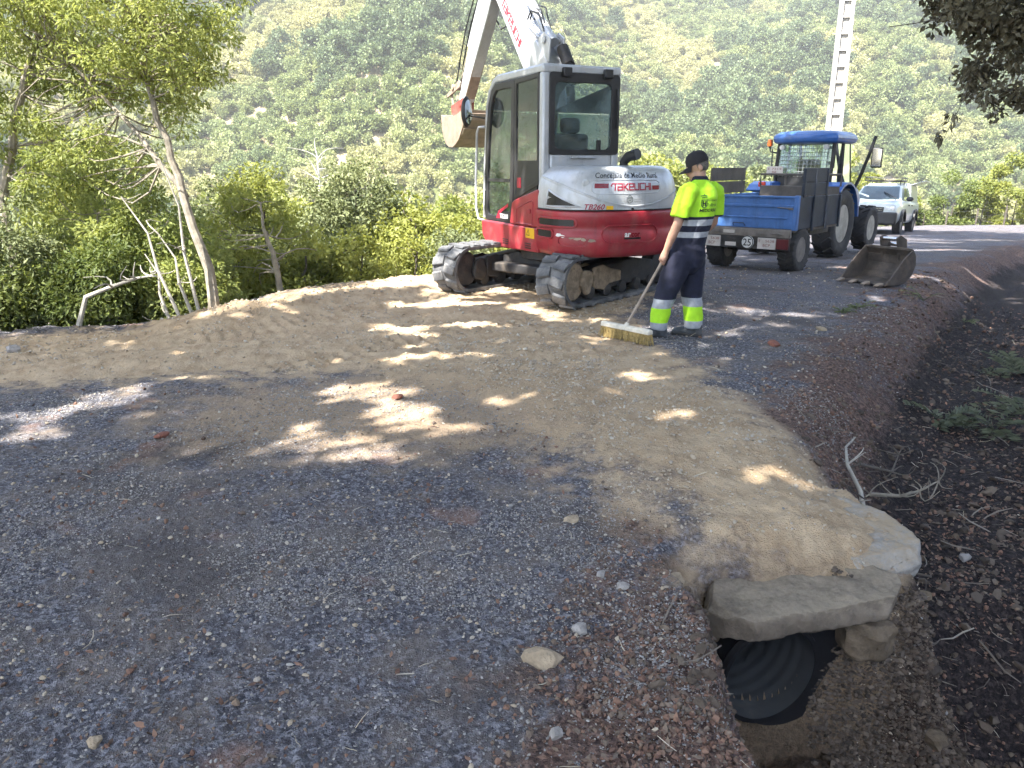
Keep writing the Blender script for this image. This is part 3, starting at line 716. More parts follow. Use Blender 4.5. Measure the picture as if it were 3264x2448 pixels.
# mirror, grab rail
mb = MB(U); mb.lathe([(0.0, -0.03), (0.085, -0.026), (0.10, 0.0), (0.092, 0.02), (0.0, 0.024)], 24, T(-1.16, 1.36, 2.24) @ Rz(R(28)) @ Matrix.Scale(1.95, 4, (0, 0, 1)), 'y'); mirr = mb.build('mirror', M['black'], exc)
mb = MB(U); mb.lathe([(0.0, -0.034), (0.078, -0.031)], 24, T(-1.16, 1.36, 2.24) @ Rz(R(28)) @ Matrix.Scale(1.95, 4, (0, 0, 1)), 'y'); mb.build('mirror_glass', M['mirror'], mirr, recalc=True)
mb = MB(U); mb.tube([(-1.14, 1.36, 2.20), (-1.05, 1.30, 2.18), (-0.95, 1.24, 2.16)], 0.014, 6); mb.build('mirror_arm', M['black'], mirr)
mb = MB(U); mb.tube([(-0.95, 1.24, 2.05), (-1.0, 1.34, 2.05), (-1.0, 1.40, 1.98), (-1.0, 1.46, 1.4), (-1.0, 1.46, 1.0), (-1.0, 1.38, 0.86), (-0.95, 1.28, 0.84)], 0.016, 8); mb.build('grab_rail', M['silver'], exc)
# exhaust elbow
mb = MB(U); mb.tube([(-0.13, -0.86, 1.50), (-0.13, -0.86, 1.60), (-0.12, -0.93, 1.66), (-0.08, -1.06, 1.69)], [0.05, 0.05, 0.055, 0.062], 14); mb.build('exhaust', M['black'], exc)
# boom, stick, bucket (plane of the arm: right of the cab)
BX = 0.32
def arm(name, poly, w, mat, bev=0.02): mb = MB(U); mb.prism(poly, 'x', BX-w/2, BX+w/2); return mb.build(name, mat, exc, bev)
boom = arm('boom', [(1.15, 0.80), (1.40, 0.74), (2.10, 2.45), (2.38, 2.84), (3.62, 4.22), (3.72, 4.52), (3.55, 4.58), (2.40, 3.48), (2.05, 3.28), (1.72, 3.0), (1.55, 2.5)], 0.25, M['silver'])
mb = MB(U); mb.cbox((BX, 1.2, 0.85), (0.34, 0.34, 0.42)); mb.build('swing_post', M['dark'], exc, 0.03)
bt = lambda u, v: U @ Vector((BX-0.128, 2.62+v*math.cos(R(48))-0+(0.95-u)*math.cos(R(48))*0, 0)) 
e1 = Vector((math.cos(R(48)), math.sin(R(48)))); e2 = Vector((-e1.y, e1.x))
def on_boom(u, v):
    p = Vector((3.30, 3.98))-e1*u+e2*v; return U @ Vector((BX-0.128, p.x, p.y))
place('maker_lettering', wordmark(0.02, 1.02, 0.02, 0.155), on_boom, M['decal_red'], boom)
mb = MB(U)
for dx in (-0.08, -0.03, 0.03, 0.08): mb.tube([(BX+dx, 2.02, 3.32), (BX+dx, 2.38, 3.52), (BX+dx, 2.9, 4.02), (BX+dx, 3.5, 4.58)], 0.014, 6)
mb.build('boom_pipes', M['silver'], boom)
mb = MB(U)
for dx in (-0.11, 0.11): mb.prism([(1.66, 2.95), (1.98, 3.15), (1.98, 3.30), (1.80, 3.36), (1.62, 3.26)], 'x', BX+dx-.012, BX+dx+.012)
mb.tube([(BX-.15, 1.78, 3.25), (BX+.15, 1.78, 3.25)], 0.045, 14); mb.build('boom_bracket', M['silver'], boom, 0.006)
mb = MB(U); mb.tube([(BX, 1.78, 3.25), (BX, 2.65, 4.02)], 0.062, 14); mb.tube([(BX, 1.74, 3.22), (BX, 1.82, 3.29)], 0.075, 14); ac = mb.build('arm_cylinder', M['silver'], exc)
mb = MB(U); mb.tube([(BX, 2.65, 4.02), (BX, 3.25, 4.80)], 0.034, 12); mb.build('rod', M['chrome'], ac)
mb = MB(U); mb.tube([(BX+.12, 1.52, 2.95), (BX+.12, 1.32, 1.9), (BX+.12, 1.28, 1.0)], 0.06, 12); mb.tube([(BX+.12, 1.70, 3.15), (BX+.12, 1.50, 2.9)], 0.085, 12); mb.build('boom_cylinder', M['dark'], exc)
mb = MB(U)
for k, (dx, b_) in enumerate(((-0.06, 0.10), (-0.02, 0.14), (0.05, 0.18))): mb.tube([(BX+dx, 1.9, 3.36), (BX+dx, 2.1, 3.55+b_), (BX+dx, 2.35, 3.62+b_), (BX+dx, 2.45, 3.62)], 0.013, 6)
mb.build('hose', M['hose'], boom)
st = arm('stick', [(3.20, 4.90), (3.42, 4.98), (3.78, 4.62), (4.40, 3.98), (5.08, 2.90), (5.18, 2.66), (5.06, 2.58), (4.92, 2.66), (3.88, 3.86), (3.45, 4.42)], 0.20, M['silver'])
mb = MB(U); mb.prism([(4.30, 3.42), (4.90, 2.70), (4.885, 2.69), (4.28, 3.41)], 'x', BX-.095, BX+.095); mb.build('stick_strip', M['steel'], st)  # thin brown strip along the underside of the stick
mb = MB(U); mb.tube([(BX, 4.05, 4.55), (BX, 4.85, 3.55)], 0.05, 12); bc = mb.build('bucket_cylinder', M['silver'], exc)
mb = MB(U); mb.tube([(BX, 4.85, 3.55), (BX, 5.30, 3.0)], 0.03, 10); mb.build('rod', M['chrome'], bc)
mb = MB(U)
for dx in (-0.075, 0.0, 0.075):
    mb.tube([(BX+dx, 3.60, 4.75), (BX+dx-.02, 4.3, 4.35), (BX+dx-.03, 4.75, 3.85), (BX+dx, 5.15, 3.35), (BX+dx, 5.35, 2.95)], 0.014, 6)
mb.tube([(BX+.11, 3.6, 4.0), (BX+.14, 3.5, 3.72), (BX+.1, 3.75, 3.68), (BX+.1, 4.0, 3.9)], 0.014, 6)
mb.build('hose', M['hose'], st)
mb = MB(U)
for dx in (-0.12, 0.12): mb.prism([(5.02, 2.98), (5.10, 3.02), (5.45, 2.90), (5.72, 2.82), (5.70, 2.76), (5.40, 2.82), (5.04, 2.90)], 'x', BX+dx-.015, BX+dx+.015)
mb.tube([(BX-.16, 5.36, 2.92), (BX+.16, 5.36, 2.92)], 0.05, 12)
for dx in (-0.09, 0.09): mb.prism([(5.56, 2.86), (5.62, 2.84), (5.44, 2.46), (5.38, 2.48)], 'x', BX+dx-.015, BX+dx+.015)
mb.build('bucket_link', M['steel'], exc, 0.005)
cred = paint('coupler_red', (0.24, 0.045, 0.035), 0.6, dust=0.5, dcol=(0.35, 0.24, 0.18))
mb = MB(U); mb.prism([(4.95, 2.72), (5.28, 2.66), (5.55, 2.62), (5.52, 2.42), (5.2, 2.36), (4.98, 2.40)], 'x', BX-.11, BX-.07); mb.prism([(4.95, 2.72), (5.28, 2.66), (5.55, 2.62), (5.52, 2.42), (5.2, 2.36), (4.98, 2.40)], 'x', BX+.07, BX+.11); mb.tube([(BX-.12, 5.1, 2.6), (BX+.12, 5.1, 2.6)], .04, 10); mb.box(BX-.10, BX+.10, 5.0, 5.5, 2.36, 2.44)
mb.build('coupler', cred, exc, 0.006)
def bucket_mb(prof, w, top, Mx, thick=0.02):
    """open bowl: curved shell, two side plates with a hollow upper edge"""
    mb = MB(Mx); n = len(prof); c = np.mean(prof, axis=0); inn = [tuple(np.array(p)+(c-np.array(p))*thick/np.linalg.norm(c-np.array(p))) for p in prof]
    for i in range(n-1):
        a, b, d, e = prof[i], prof[i+1], inn[i+1], inn[i]; mb.prism([a, b, d, e], 'x', -w/2, w/2)
    for sx in (-1, 1): mb.prism(list(prof)+list(top), 'x', sx*w/2-0.012+(sx*0.0125), sx*w/2+0.012+(sx*0.0125))
    return mb
bp = [(4.25, 2.47), (4.30, 2.34), (4.40, 2.19), (4.58, 2.01), (4.74, 1.92), (4.92, 1.87), (5.10, 1.88), (5.24, 1.94), (5.36, 2.06), (5.43, 2.2), (5.47, 2.45)]
mb = bucket_mb(bp, 0.64, [(5.25, 2.41), (4.9, 2.385), (4.6, 2.43), (4.42, 2.48)], U @ T(BX, 0, 0)); bk = mb.build('bucket', M['steel'], exc, 0.004)
mb = MB(U @ T(BX, 0, 0))
mb.prism([(4.27, 2.42), (4.31, 2.31), (4.29, 2.30), (4.25, 2.41)], 'x', -0.325, 0.325); mb.prism([(4.40, 2.18), (4.50, 2.08), (4.485, 2.07), (4.385, 2.17)], 'x', -0.325, 0.325); mb.build('wear_strip', M['steel'], bk)

# undercarriage
TG, TW, RAD, HALF = 0.84, 0.40, 0.275, 0.98
mb = MB(LO)
mb.lathe([(0.46, 0.42), (0.50, 0.44), (0.50, 0.56), (0.44, 0.575)], 40); ring_ = mb.build('turntable', M['dark'], exc)
mb = MB(LO); mb.prism([(-0.66, 0.30), (-0.40, 0.26), (0.40, 0.26), (0.66, 0.30), (0.66, 0.44), (0.45, 0.50), (-0.45, 0.50), (-0.66, 0.44)], 'y', -0.36, 0.36)
for sy in (-1, 1): mb.prism([(-0.70, 0.24), (0.70, 0.24), (0.70, 0.36), (-0.70, 0.36)], 'y', sy*0.42-.11, sy*0.42+.11)
mb.build('undercarriage', M['dark'], exc, 0.02)
def loop_pt(s):
    """point, tangent angle on the belt's centre line at length s"""
    P_ = 4*HALF+2*math.pi*RAD; s %= P_
    if s < 2*HALF: return (-HALF+s, 0.0, 0.0)                     # bottom run (y, z, angle)
    s -= 2*HALF
    if s < math.pi*RAD: w = s/RAD; return (HALF+RAD*math.sin(w), RAD-RAD*math.cos(w), w)
    s -= math.pi*RAD
    if s < 2*HALF: return (HALF-s, 2*RAD, math.pi)
    s -= 2*HALF; w = s/RAD; return (-HALF-RAD*math.sin(w), RAD+RAD*math.cos(w), math.pi+w)
PER = 4*HALF+2*math.pi*RAD
NL = 30
lug_me = None
for sx in (-1, 1):
    mb = MB(LO @ T(sx*TG, 0, 0.03)); n = 90; rings = []
    for i in range(n):
        y, z, w = loop_pt(PER*i/n); ny, nz = math.sin(w), -math.cos(w)     # outward normal
        a = 0.004; t = 0.034
        rings.append([(-TW/2, y+ny*a, z+nz*a), (TW/2, y+ny*a, z+nz*a), (TW/2, y-ny*t, z-nz*t), (-TW/2, y-ny*t, z-nz*t)])
    mb.loft(rings+[rings[0]], caps=(False, False)); tr = mb.build('track', M['rubber'], exc, recalc=True)
    for i in range(NL):
        for k, side in enumerate((-1, 1)):
            y, z, w = loop_pt(PER*(i+0.5*k)/NL)
            lm = LO @ T(sx*TG, 0, 0.03) @ T(0, y, z) @ Matrix.Rotation(w, 4, 'X') @ Rz(R(12*side))
            if lug_me is None:
                m0 = MB(); m0.prism([(-0.066, 0.0), (-0.052, -0.030), (0.052, -0.030), (0.066, 0.0)], 'x', 0.0, 0.18)
                o = m0.build('track_lug', M['rubber'], tr, 0.006); lug_me = o.data
            else: o = link(bpy.data.objects.new('track_lug', lug_me), tr); mm = o.modifiers.new('bevel', 'BEVEL'); mm.width = 0.006; mm.segments = 1
            o.matrix_local = lm @ (T(0.015, 0, 0) if side > 0 else T(-0.195, 0, 0))
    # frame, rollers, wheels
    mb = MB(LO @ T(sx*TG, 0, 0.03)); mb.prism([(-0.80, 0.20), (-0.72, 0.36), (-0.3, 0.40), (0.3, 0.44), (0.72, 0.38), (0.80, 0.20), (0.7, 0.13), (-0.7, 0.13)], 'x', -0.11, 0.11)
    mb.build('track_frame', M['dark'], exc, 0.015)
    mb = MB(LO @ T(sx*TG, 0, 0.03))
    for yy in (-0.66, -0.33, 0.0, 0.33, 0.66): mb.lathe([(0.04, -0.15), (0.075, -0.14), (0.075, -0.05), (0.055, -0.04), (0.055, 0.04), (0.075, 0.05), (0.075, 0.14), (0.04, 0.15)], 16, T(0, yy, 0.115), 'x')
    mb.build('rollers', M['dark'], exc)
    mb = MB(LO @ T(sx*TG, 0, 0.03)); mb.lathe([(0.0, -0.13), (0.20, -0.12), (0.225, -0.10), (0.235, -0.06), (0.235, 0.06), (0.225, 0.10), (0.20, 0.12), (0.0, 0.13)], 28, T(0, -HALF, RAD), 'x')
    mb.build('sprocket', M['mud'] if sx > 0 else M['dark'], exc)
    mb = MB(LO @ T(sx*TG, 0, 0.03)); mb.lathe([(0.0, -0.13), (0.18, -0.12), (0.235, -0.08), (0.235, 0.08), (0.18, 0.12), (0.0, 0.13)], 28, T(0, HALF, RAD), 'x')
    mb.build('idler', M['dark'], exc)
    rg = np.random.default_rng(11+sx)
    P = []
    for i in range(11):
        w = 2*math.pi*i/11; rr_ = 0.15*rg.uniform(0.8, 1.1); P.append((-HALF+0.20+rr_*math.cos(w)*0.8, RAD-0.01+rr_*math.sin(w)))
    for face in (-1, 1):
        mb = MB(LO @ T(sx*TG, 0, 0.03)); mb.prism(P, 'x', face*0.15-.03, face*0.15+.03); mb.build('drive_motor', M['mud'] if sx > 0 else M['dark'], exc, 0.02)
        mb = MB(LO @ T(sx*TG, 0, 0.03)); mb.prism([(-0.62, 0.16), (-0.62, 0.40), (-0.42, 0.42), (-0.25, 0.36), (-0.05, 0.32), (-0.05, 0.20), (-0.3, 0.18), (-0.4, 0.12)], 'x', face*0.125-.02, face*0.125+.02); mb.build('guard_plate', M['mud'] if sx > 0 else M['dark'], exc, 0.015)

# ------------------------------------------------------------ worker sweeping
from mathutils.bvhtree import BVHTree
def eval_mesh(ob):
    dg = bpy.context.evaluated_depsgraph_get(); return bpy.data.meshes.new_from_object(ob.evaluated_get(dg))
def fused(mb, voxel, smooth=4, fold=0.0, fs=11.0, seed=0):
    """overlapping closed shells -> one continuous smooth surface"""
    me = bpy.data.meshes.new('fuse'); me.from_pydata(mb.v, [], mb.f); me.update()
    bm = bmesh.new(); bm.from_mesh(me); bmesh.ops.recalc_face_normals(bm, faces=bm.faces); bm.to_mesh(me); bm.free()
    ob = bpy.data.objects.new('fuse', me); COL.objects.link(ob)
    m = ob.modifiers.new('r', 'REMESH'); m.mode = 'VOXEL'; m.voxel_size = voxel
    if smooth: s = ob.modifiers.new('s', 'SMOOTH'); s.factor = 0.5; s.iterations = smooth
    out = eval_mesh(ob); bpy.data.objects.remove(ob); bpy.data.meshes.remove(me)
    if fold:
        n = len(out.vertices); co = np.empty(n*3, np.float32); no = np.empty(n*3, np.float32)
        out.vertices.foreach_get('co', co); out.vertices.foreach_get('normal', no); co = co.reshape(-1, 3); no = no.reshape(-1, 3)
        a = co[:, 0]*fs*0.8+co[:, 2]*fs*0.5; b_ = co[:, 2]*fs+co[:, 1]*fs*0.7
        d = 1-np.abs(fbm(a, b_, 3, seed))*2.2
        co = co+no*(d*fold)[:, None]; out.vertices.foreach_set('co', np.ascontiguousarray(co, np.float32).ravel()); out.update()
    out.polygons.foreach_set('use_smooth', [True]*len(out.polygons))
    return out
def zslice(me, z0, z1):
    bm = bmesh.new(); bm.from_mesh(me)
    for z, nz in ((z0, -1), (z1, 1)):
        if z is None: continue
        bmesh.ops.bisect_plane(bm, geom=list(bm.verts)+list(bm.edges)+list(bm.faces), plane_co=(0, 0, z), plane_no=(0, 0, nz), clear_outer=True)
    out = bpy.data.meshes.new('slice'); bm.to_mesh(out); bm.free()
    out.polygons.foreach_set('use_smooth', [True]*len(out.polygons)); return out
def mobj(name, me, mat, parent):
    me.materials.clear(); me.materials.append(mat); me.name = name; return link(bpy.data.objects.new(name, me), parent)
def eloft(mb, secs, n=24, M_=None):
    """horizontal elliptic sections: (cx, cy, z, rx, ry)"""
    mb.loft([[(c[0]+c[3]*math.cos(2*math.pi*k/n), c[1]+c[4]*math.sin(2*math.pi*k/n), c[2]) for k in range(n)] for c in secs], M=M_)
def ball(mb, c, r, n=14, M_=None):
    prof = [(max(1e-6, math.sin(math.pi*i/n)), -math.cos(math.pi*i/n)) for i in range(n+1)]
    mb.lathe(prof, 18, (M_ or Matrix()) @ T(*c) @ Matrix.Diagonal((*r, 1)))

SKIN = paint('skin', (0.42, 0.245, 0.175), 0.55, var=0.1, scale=18)
HIVIS = paint('hivis_yellow', (0.38, 0.72, 0.02), 0.75, var=0.06, scale=20)
NAVY = paint('navy_cloth', (0.011, 0.013, 0.032), 0.9, var=0.25, scale=14)
GREYB = paint('reflective_tape', (0.34, 0.36, 0.40), 0.4, var=0.15, scale=25)
BOOT = paint('boot_leather', (0.045, 0.052, 0.062), 0.7, var=0.25, scale=20, dust=0.5, dcol=(0.16, 0.15, 0.14))
CAPM = paint('cap_cloth', (0.020, 0.018, 0.022), 0.9, var=0.2)
HAIR = paint('short_hair', (0.12, 0.105, 0.095), 0.85, var=0.4, scale=60, bump=0.5, bscale=200)
PZ = gz(1.62, 7.2)
man = empty('person', (1.62, 7.2, PZ), R(50), 'worker in high-visibility shirt and cap sweeping the road', 'person')
HM = T(0.045, -0.035, 1.552) @ Rz(R(20)) @ Matrix.Rotation(R(-22), 4, 'X')
# broom line in the man's frame: through the hand to the broom head
HAND = Vector((-0.22, 0.12, 0.745)); HD = Vector((0.486, -0.228, 0.844)).normalized()
mb = MB()
ball(mb, (0, -0.012, 0.035), (0.074, 0.094, 0.098), M_=HM); ball(mb, (0, 0.03, -0.045), (0.058, 0.064, 0.072), M_=HM)      # skull, jaw
ball(mb, (0, 0.070, -0.088), (0.030, 0.026, 0.022), M_=HM)                                                              # chin
mb.tube([(0, 0.082, 0.022), (0, 0.104, -0.018), (0, 0.088, -0.032)], [0.010, 0.015, 0.012], 8, M=HM)                      # nose
ball(mb, (0, 0.084, -0.056), (0.026, 0.012, 0.010), M_=HM); ball(mb, (0, 0.080, 0.036), (0.050, 0.014, 0.010), M_=HM)      # lips, brow
for sx in (-1, 1): ball(mb, (sx*0.076, -0.008, -0.005), (0.010, 0.020, 0.033), M_=HM @ Rz(R(-18*sx)))                      # ears
mb.tube([(0.05, -0.075, 1.38), (0.05, -0.070, 1.44), (0.045, -0.050, 1.53)], [0.066, 0.056, 0.056], 14)                   # neck
LSH, LEL, LWR = (-0.19, -0.07, 1.36), (-0.262, -0.03, 1.075), (-0.238, 0.082, 0.835)
mb.tube([LSH, (-0.23, -0.05, 1.22), LEL, (-0.256, 0.02, 0.97), LWR], [0.052, 0.050, 0.043, 0.041, 0.029], 12)
RSH, REL, RWR = (0.27, -0.10, 1.35), (0.32, -0.09, 1.06), (0.25, 0.08, 0.90)
mb.tube([RSH, (0.31, -0.10, 1.2), REL, (0.29, 0.0, 0.97), RWR], [0.052, 0.050, 0.043, 0.041, 0.029], 12)
mb.tube([RWR, (0.20, 0.13, 0.87), (0.16, 0.16, 0.845)], [0.028, 0.036, 0.030], 10)
for k in range(4): mb.tube([(0.165+0.018*k-.03, 0.155+0.01*k, 0.845-0.006*k), (0.125+0.016*k-.03, 0.185, 0.815-0.006*k), (0.12+0.016*k-.03, 0.18, 0.785)], [0.009, 0.0085, 0.0075], 7)
mb.tube([(0.19, 0.14, 0.87), (0.16, 0.17, 0.885), (0.13, 0.185, 0.87)], [0.011, 0.010, 0.008], 7)
# left hand closed round the handle
ax = HD; s1 = Vector((-0.5, -0.2, 0.4)); s1 = (s1-ax*s1.dot(ax)).normalized(); s2 = ax.cross(s1)
mb.tube([LWR, tuple(HAND+s1*0.030+ax*0.035), tuple(HAND+s1*0.030-ax*0.025)], [0.029, 0.036, 0.028], 12)
for k, o_ in enumerate((0.036, 0.012, -0.012, -0.034)):
    r_ = 0.027; ln = (250, 265, 255, 225)[k]; pts = []
    for i in range(8):
        w = R(-20+ln*i/7); pts.append(tuple(HAND+ax*(o_-0.004*i/7)+(s1*math.cos(w)+s2*math.sin(w))*r_))
    mb.tube(pts, [0.0105, 0.010, 0.010, 0.0095, 0.0095, 0.009, 0.0085, 0.008], 8)
mb.tube([tuple(HAND+s1*0.03+ax*0.03), tuple(HAND-s2*0.030+ax*0.055), tuple(HAND-s2*0.028-s1*0.006+ax*0.082)], [0.014, 0.012, 0.009], 8)
mobj('body', fused(mb, 0.0065, 3), SKIN, man)
for sx in (-1, 1):
    m2 = MB(HM); ball(m2, (sx*0.030, 0.082, 0.012), (0.011, 0.008, 0.007)); e = m2.build('eye', paint('eye_white', (0.6, 0.58, 0.55), 0.3), man)
    m2 = MB(HM); ball(m2, (sx*0.030, 0.0885, 0.012), (0.005, 0.003, 0.005)); m2.build('iris', paint('eye_dark', (0.03, 0.02, 0.015), 0.2), e)
# hair below the cap, at the back and sides
mb = MB(); ball(mb, (0, -0.0135, 0.033), (0.0765, 0.0960, 0.0995), M_=HM)
hm = fused(mb, 0.006, 2); bm = bmesh.new(); bm.from_mesh(hm)
inv = HM.inverted()
bmesh.ops.delete(bm, geom=[f for f in bm.faces if (inv @ f.calc_center_median()).y > -0.006-0.9*max(0, -(inv @ f.calc_center_median()).z) or (inv @ f.calc_center_median()).z < -0.040 or (inv @ f.calc_center_median()).z > 0.05], context='FACES'); bm.to_mesh(hm); bm.free()
mobj('hair', hm, HAIR, man)
mb = MB(HM); prof = [(0.084, 0.022), (0.086, 0.045), (0.083, 0.08), (0.070, 0.112), (0.045, 0.134), (0.018, 0.142), (0.0, 0.143)]
mb.lathe(prof, 28, T(0, -0.012, 0.012) @ Matrix.Diagonal((1, 1.20, 1, 1))); cap = mb.build('cap', CAPM, man)
mb = MB(HM); rows = []
for i in range(9):
    w = R(28+124*i/8); c, s_ = math.cos(w), math.sin(w)
    rows.append([(0.084*c, -0.012+0.100*s_, 0.040), (0.080*c, -0.012+0.1*s_+0.088*s_**2, 0.028-0.030*c*c-0.012), (0.080*c, -0.012+0.1*s_+0.088*s_**2, 0.022-0.030*c*c-0.012), (0.084*c, -0.012+0.100*s_, 0.032)])
mb.loft(rows); mb.build('brim', CAPM, cap)
mb = MB(HM); ball(mb, (0, -0.012, 0.156), (0.009, 0.009, 0.005)); mb.build('button', CAPM, cap)
# shirt
mb = MB(); eloft(mb, [(0.0, -0.01, 0.83, 0.172, 0.135), (0.005, -0.015, 0.90, 0.182, 0.142), (0.015, -0.03, 0.98, 0.182, 0.142), (0.03, -0.05, 1.08, 0.19, 0.142), (0.045, -0.07, 1.20, 0.205, 0.138), (0.05, -0.082, 1.30, 0.212, 0.126), (0.05, -0.085, 1.37, 0.185, 0.108), (0.05, -0.08, 1.415, 0.125, 0.085), (0.05, -0.07, 1.455, 0.078, 0.074)])
mb.tube([(-0.12, -0.08, 1.375), (-0.185, -0.07, 1.345), (-0.232, -0.055, 1.24), (-0.262, -0.035, 1.13)], [0.075, 0.086, 0.083, 0.080], 16)
mb.tube([(0.22, -0.09, 1.375), (0.275, -0.10, 1.345), (0.318, -0.10, 1.24), (0.325, -0.095, 1.13)], [0.075, 0.086, 0.083, 0.080], 16)
shirt = fused(mb, 0.010, 5, 0.0055, 9, 3)
top = mobj('shirt', zslice(shirt, 1.135, 1.455), HIVIS, man)
mobj('sleeve_trim', zslice(shirt, 1.122, 1.135), NAVY, man)
mobj('reflective_band', zslice(shirt, 1.055, 1.110), GREYB, top)
mobj('navy_hem', zslice(shirt, 1.110, 1.122), NAVY, top)
mobj('navy_hem', zslice(shirt, 1.0, 1.055), NAVY, top)
mobj('reflective_band', zslice(shirt, 0.950, 1.0), GREYB, top)
mobj('navy_hem', zslice(shirt, 0.84, 0.950), NAVY, top)
mb = MB(); eloft(mb, [(0.048, -0.066, 1.43, 0.088, 0.084), (0.047, -0.064, 1.455, 0.077, 0.076), (0.046, -0.060, 1.485, 0.071, 0.070), (0.046, -0.060, 1.487, 0.062, 0.062)]); mobj('collar', fused(mb, 0.008, 2), NAVY, top)
# print on the back
bv = BVHTree.FromPolygons([v.co.copy() for v in shirt.vertices], [tuple(p.vertices) for p in shirt.polygons])
def on_back(u, v):
    h, nrm, i, d = bv.ray_cast(Vector((u, -1, v)), Vector((0, 1, 0)))
    return (h+Vector((0, -0.004, 0))) if h else Vector((u, -0.2, v))
PRN = paint('print_green', (0.035, 0.10, 0.03), 0.8, var=0.1); PRD = paint('print_dark', (0.012, 0.020, 0.018), 0.8, var=0.1)
sh = [(-0.105, 1.283), (-0.055, 1.283), (-0.055, 1.235), (-0.063, 1.223), (-0.080, 1.216), (-0.097, 1.223), (-0.105, 1.235), (-0.105, 1.283)]
def sub(segs, n=4):
    return [[(a[0]+(b_[0]-a[0])*t/n, a[1]+(b_[1]-a[1])*t/n) for a, b_ in zip(s[:-1], s[1:]) for t in range(n)]+[s[-1]] for s in segs]
place('crest', strokes(sub([sh, [(-0.1, 1.302), (-0.08, 1.306), (-0.06, 1.302)], [(-0.108, 1.318), (-0.08, 1.322), (-0.052, 1.318)], [(-0.08, 1.322), (-0.08, 1.332)]]), 0.007), on_back, PRN, top)
place('crest', strokes(sub([[(-0.091, 1.27), (-0.091, 1.232)], [(-0.069, 1.27), (-0.069, 1.232)], [(-0.091, 1.252), (-0.069, 1.252)]]), 0.010), on_back, PRD, top)
place('print_lettering', fit_text('Ayuntamiento', -0.045, 0.10, 1.262, 1.290), on_back, PRN, top)
place('print_lettering', fit_text('Ponferrada', -0.045, 0.095, 1.225, 1.253), on_back, PRN, top)
place('print_lettering', fit_text('MEDIO RURAL', -0.118, 0.115, 1.178, 1.206, bold=0.02, shear=0.1), on_back, PRD, top)
# trousers with tape and yellow cuffs
mb = MB(); eloft(mb, [(0.0, -0.01, 0.92, 0.165, 0.128), (0.0, -0.01, 0.85, 0.178, 0.140), (-0.005, -0.01, 0.76, 0.185, 0.145), (-0.01, 0.0, 0.68, 0.172, 0.135), (-0.01, 0.0, 0.62, 0.10, 0.08)])
mb.tube([(-0.085, 0.0, 0.80), (-0.11, 0.045, 0.64), (-0.145, 0.105, 0.46), (-0.168, 0.135, 0.30), (-0.183, 0.150, 0.16), (-0.188, 0.152, 0.085)], [0.118, 0.116, 0.098, 0.086, 0.082, 0.078], 20)
mb.tube([(0.085, -0.01, 0.80), (0.095, -0.01, 0.64), (0.105, -0.015, 0.46), (0.110, -0.040, 0.30), (0.112, -0.055, 0.16), (0.112, -0.058, 0.085)], [0.118, 0.116, 0.098, 0.086, 0.082, 0.078], 20)
tro = fused(mb, 0.010, 5, 0.011, 6, 9)
tr_ = mobj('trousers', zslice(tro, 0.38, 0.90), NAVY, man)
mobj('reflective_band', zslice(tro, 0.295, 0.38), GREYB, tr_); mobj('yellow_cuff', zslice(tro, 0.157, 0.295), HIVIS, tr_); mobj('reflective_band', zslice(tro, None, 0.157), GREYB, tr_)
for (fx, fy, yaw) in ((-0.188, 0.152, 18), (0.112, -0.058, 12)):
    FM = T(fx, fy, 0) @ Rz(R(yaw)); mb = MB(FM)
    mb.loft([[(w*math.cos(2*math.pi*k/16), y, max(0.006, zc+h*math.sin(2*math.pi*k/16))) for k in range(16)] for y, w, zc, h in ((-0.085, 0.020, 0.035, 0.03), (-0.07, 0.040, 0.045, 0.045), (-0.02, 0.046, 0.06, 0.06), (0.06, 0.048, 0.05, 0.05), (0.13, 0.050, 0.040, 0.042), (0.18, 0.044, 0.034, 0.034), (0.205, 0.022, 0.028, 0.022))])
    mb.tube([(0, -0.035, 0.05), (0, -0.03, 0.10), (0, -0.028, 0.155)], [0.052, 0.055, 0.056], 16)
    bt_ = mobj('boot', fused(mb, 0.009, 3), BOOT, man)
    mb = MB(FM); P = [(0.044*s_, y) for s_, y in ((-0.5, -0.09), (-1, -0.06), (-1.05, 0.02), (-1.15, 0.13), (-0.9, 0.195), (-0.3, 0.215), (0.3, 0.215), (0.9, 0.195), (1.15, 0.13), (1.05, 0.02), (1, -0.06), (0.5, -0.09))]
    mb.prism(P, 'z', 0.0, 0.028); mb.build('sole', M['black'], bt_, 0.006)

# ---- broom, held in his left hand
MW = T(1.62, 7.2, PZ) @ Rz(R(50)); hw = MW @ HAND; hdw = (Rz(R(50)) @ HD).normalized()
WOODM = paint('broom_wood', (0.42, 0.36, 0.28), 0.7, var=0.2, scale=20); HANDLE = paint('broom_handle', (0.30, 0.24, 0.19), 0.6, var=0.2, scale=15)
BRM = paint('broom_bristle', (0.36, 0.26, 0.10), 0.8, var=0.35, scale=40); BRH = paint('broom_block', (0.58, 0.54, 0.46), 0.7, var=0.15, scale=15)
foot = hw-hdw*((hw.z-0.16-PZ)/hdw.z); bz = gz(foot.x, foot.y)
broom = empty('broom', (foot.x, foot.y, bz), math.atan2(-0.42, 0.36), 'wide push broom with yellow bristles held by the worker', 'broom')
BI = broom.matrix_basis.inverted() if False else (T(foot.x, foot.y, bz) @ Rz(math.atan2(-0.42, 0.36))).inverted()
mb = MB(BI); mb.tube([foot-hdw*0.05, foot, hw, hw+hdw*0.075], 0.0135, 10); mb.build('handle', HANDLE, broom)
mb = MB(); mb.prism([(-0.034, 0.105), (0.034, 0.105), (0.030, 0.140), (0.012, 0.150), (-0.012, 0.150), (-0.030, 0.140)], 'x', -0.29, 0.29); mb.build('head', BRH, broom, 0.006)
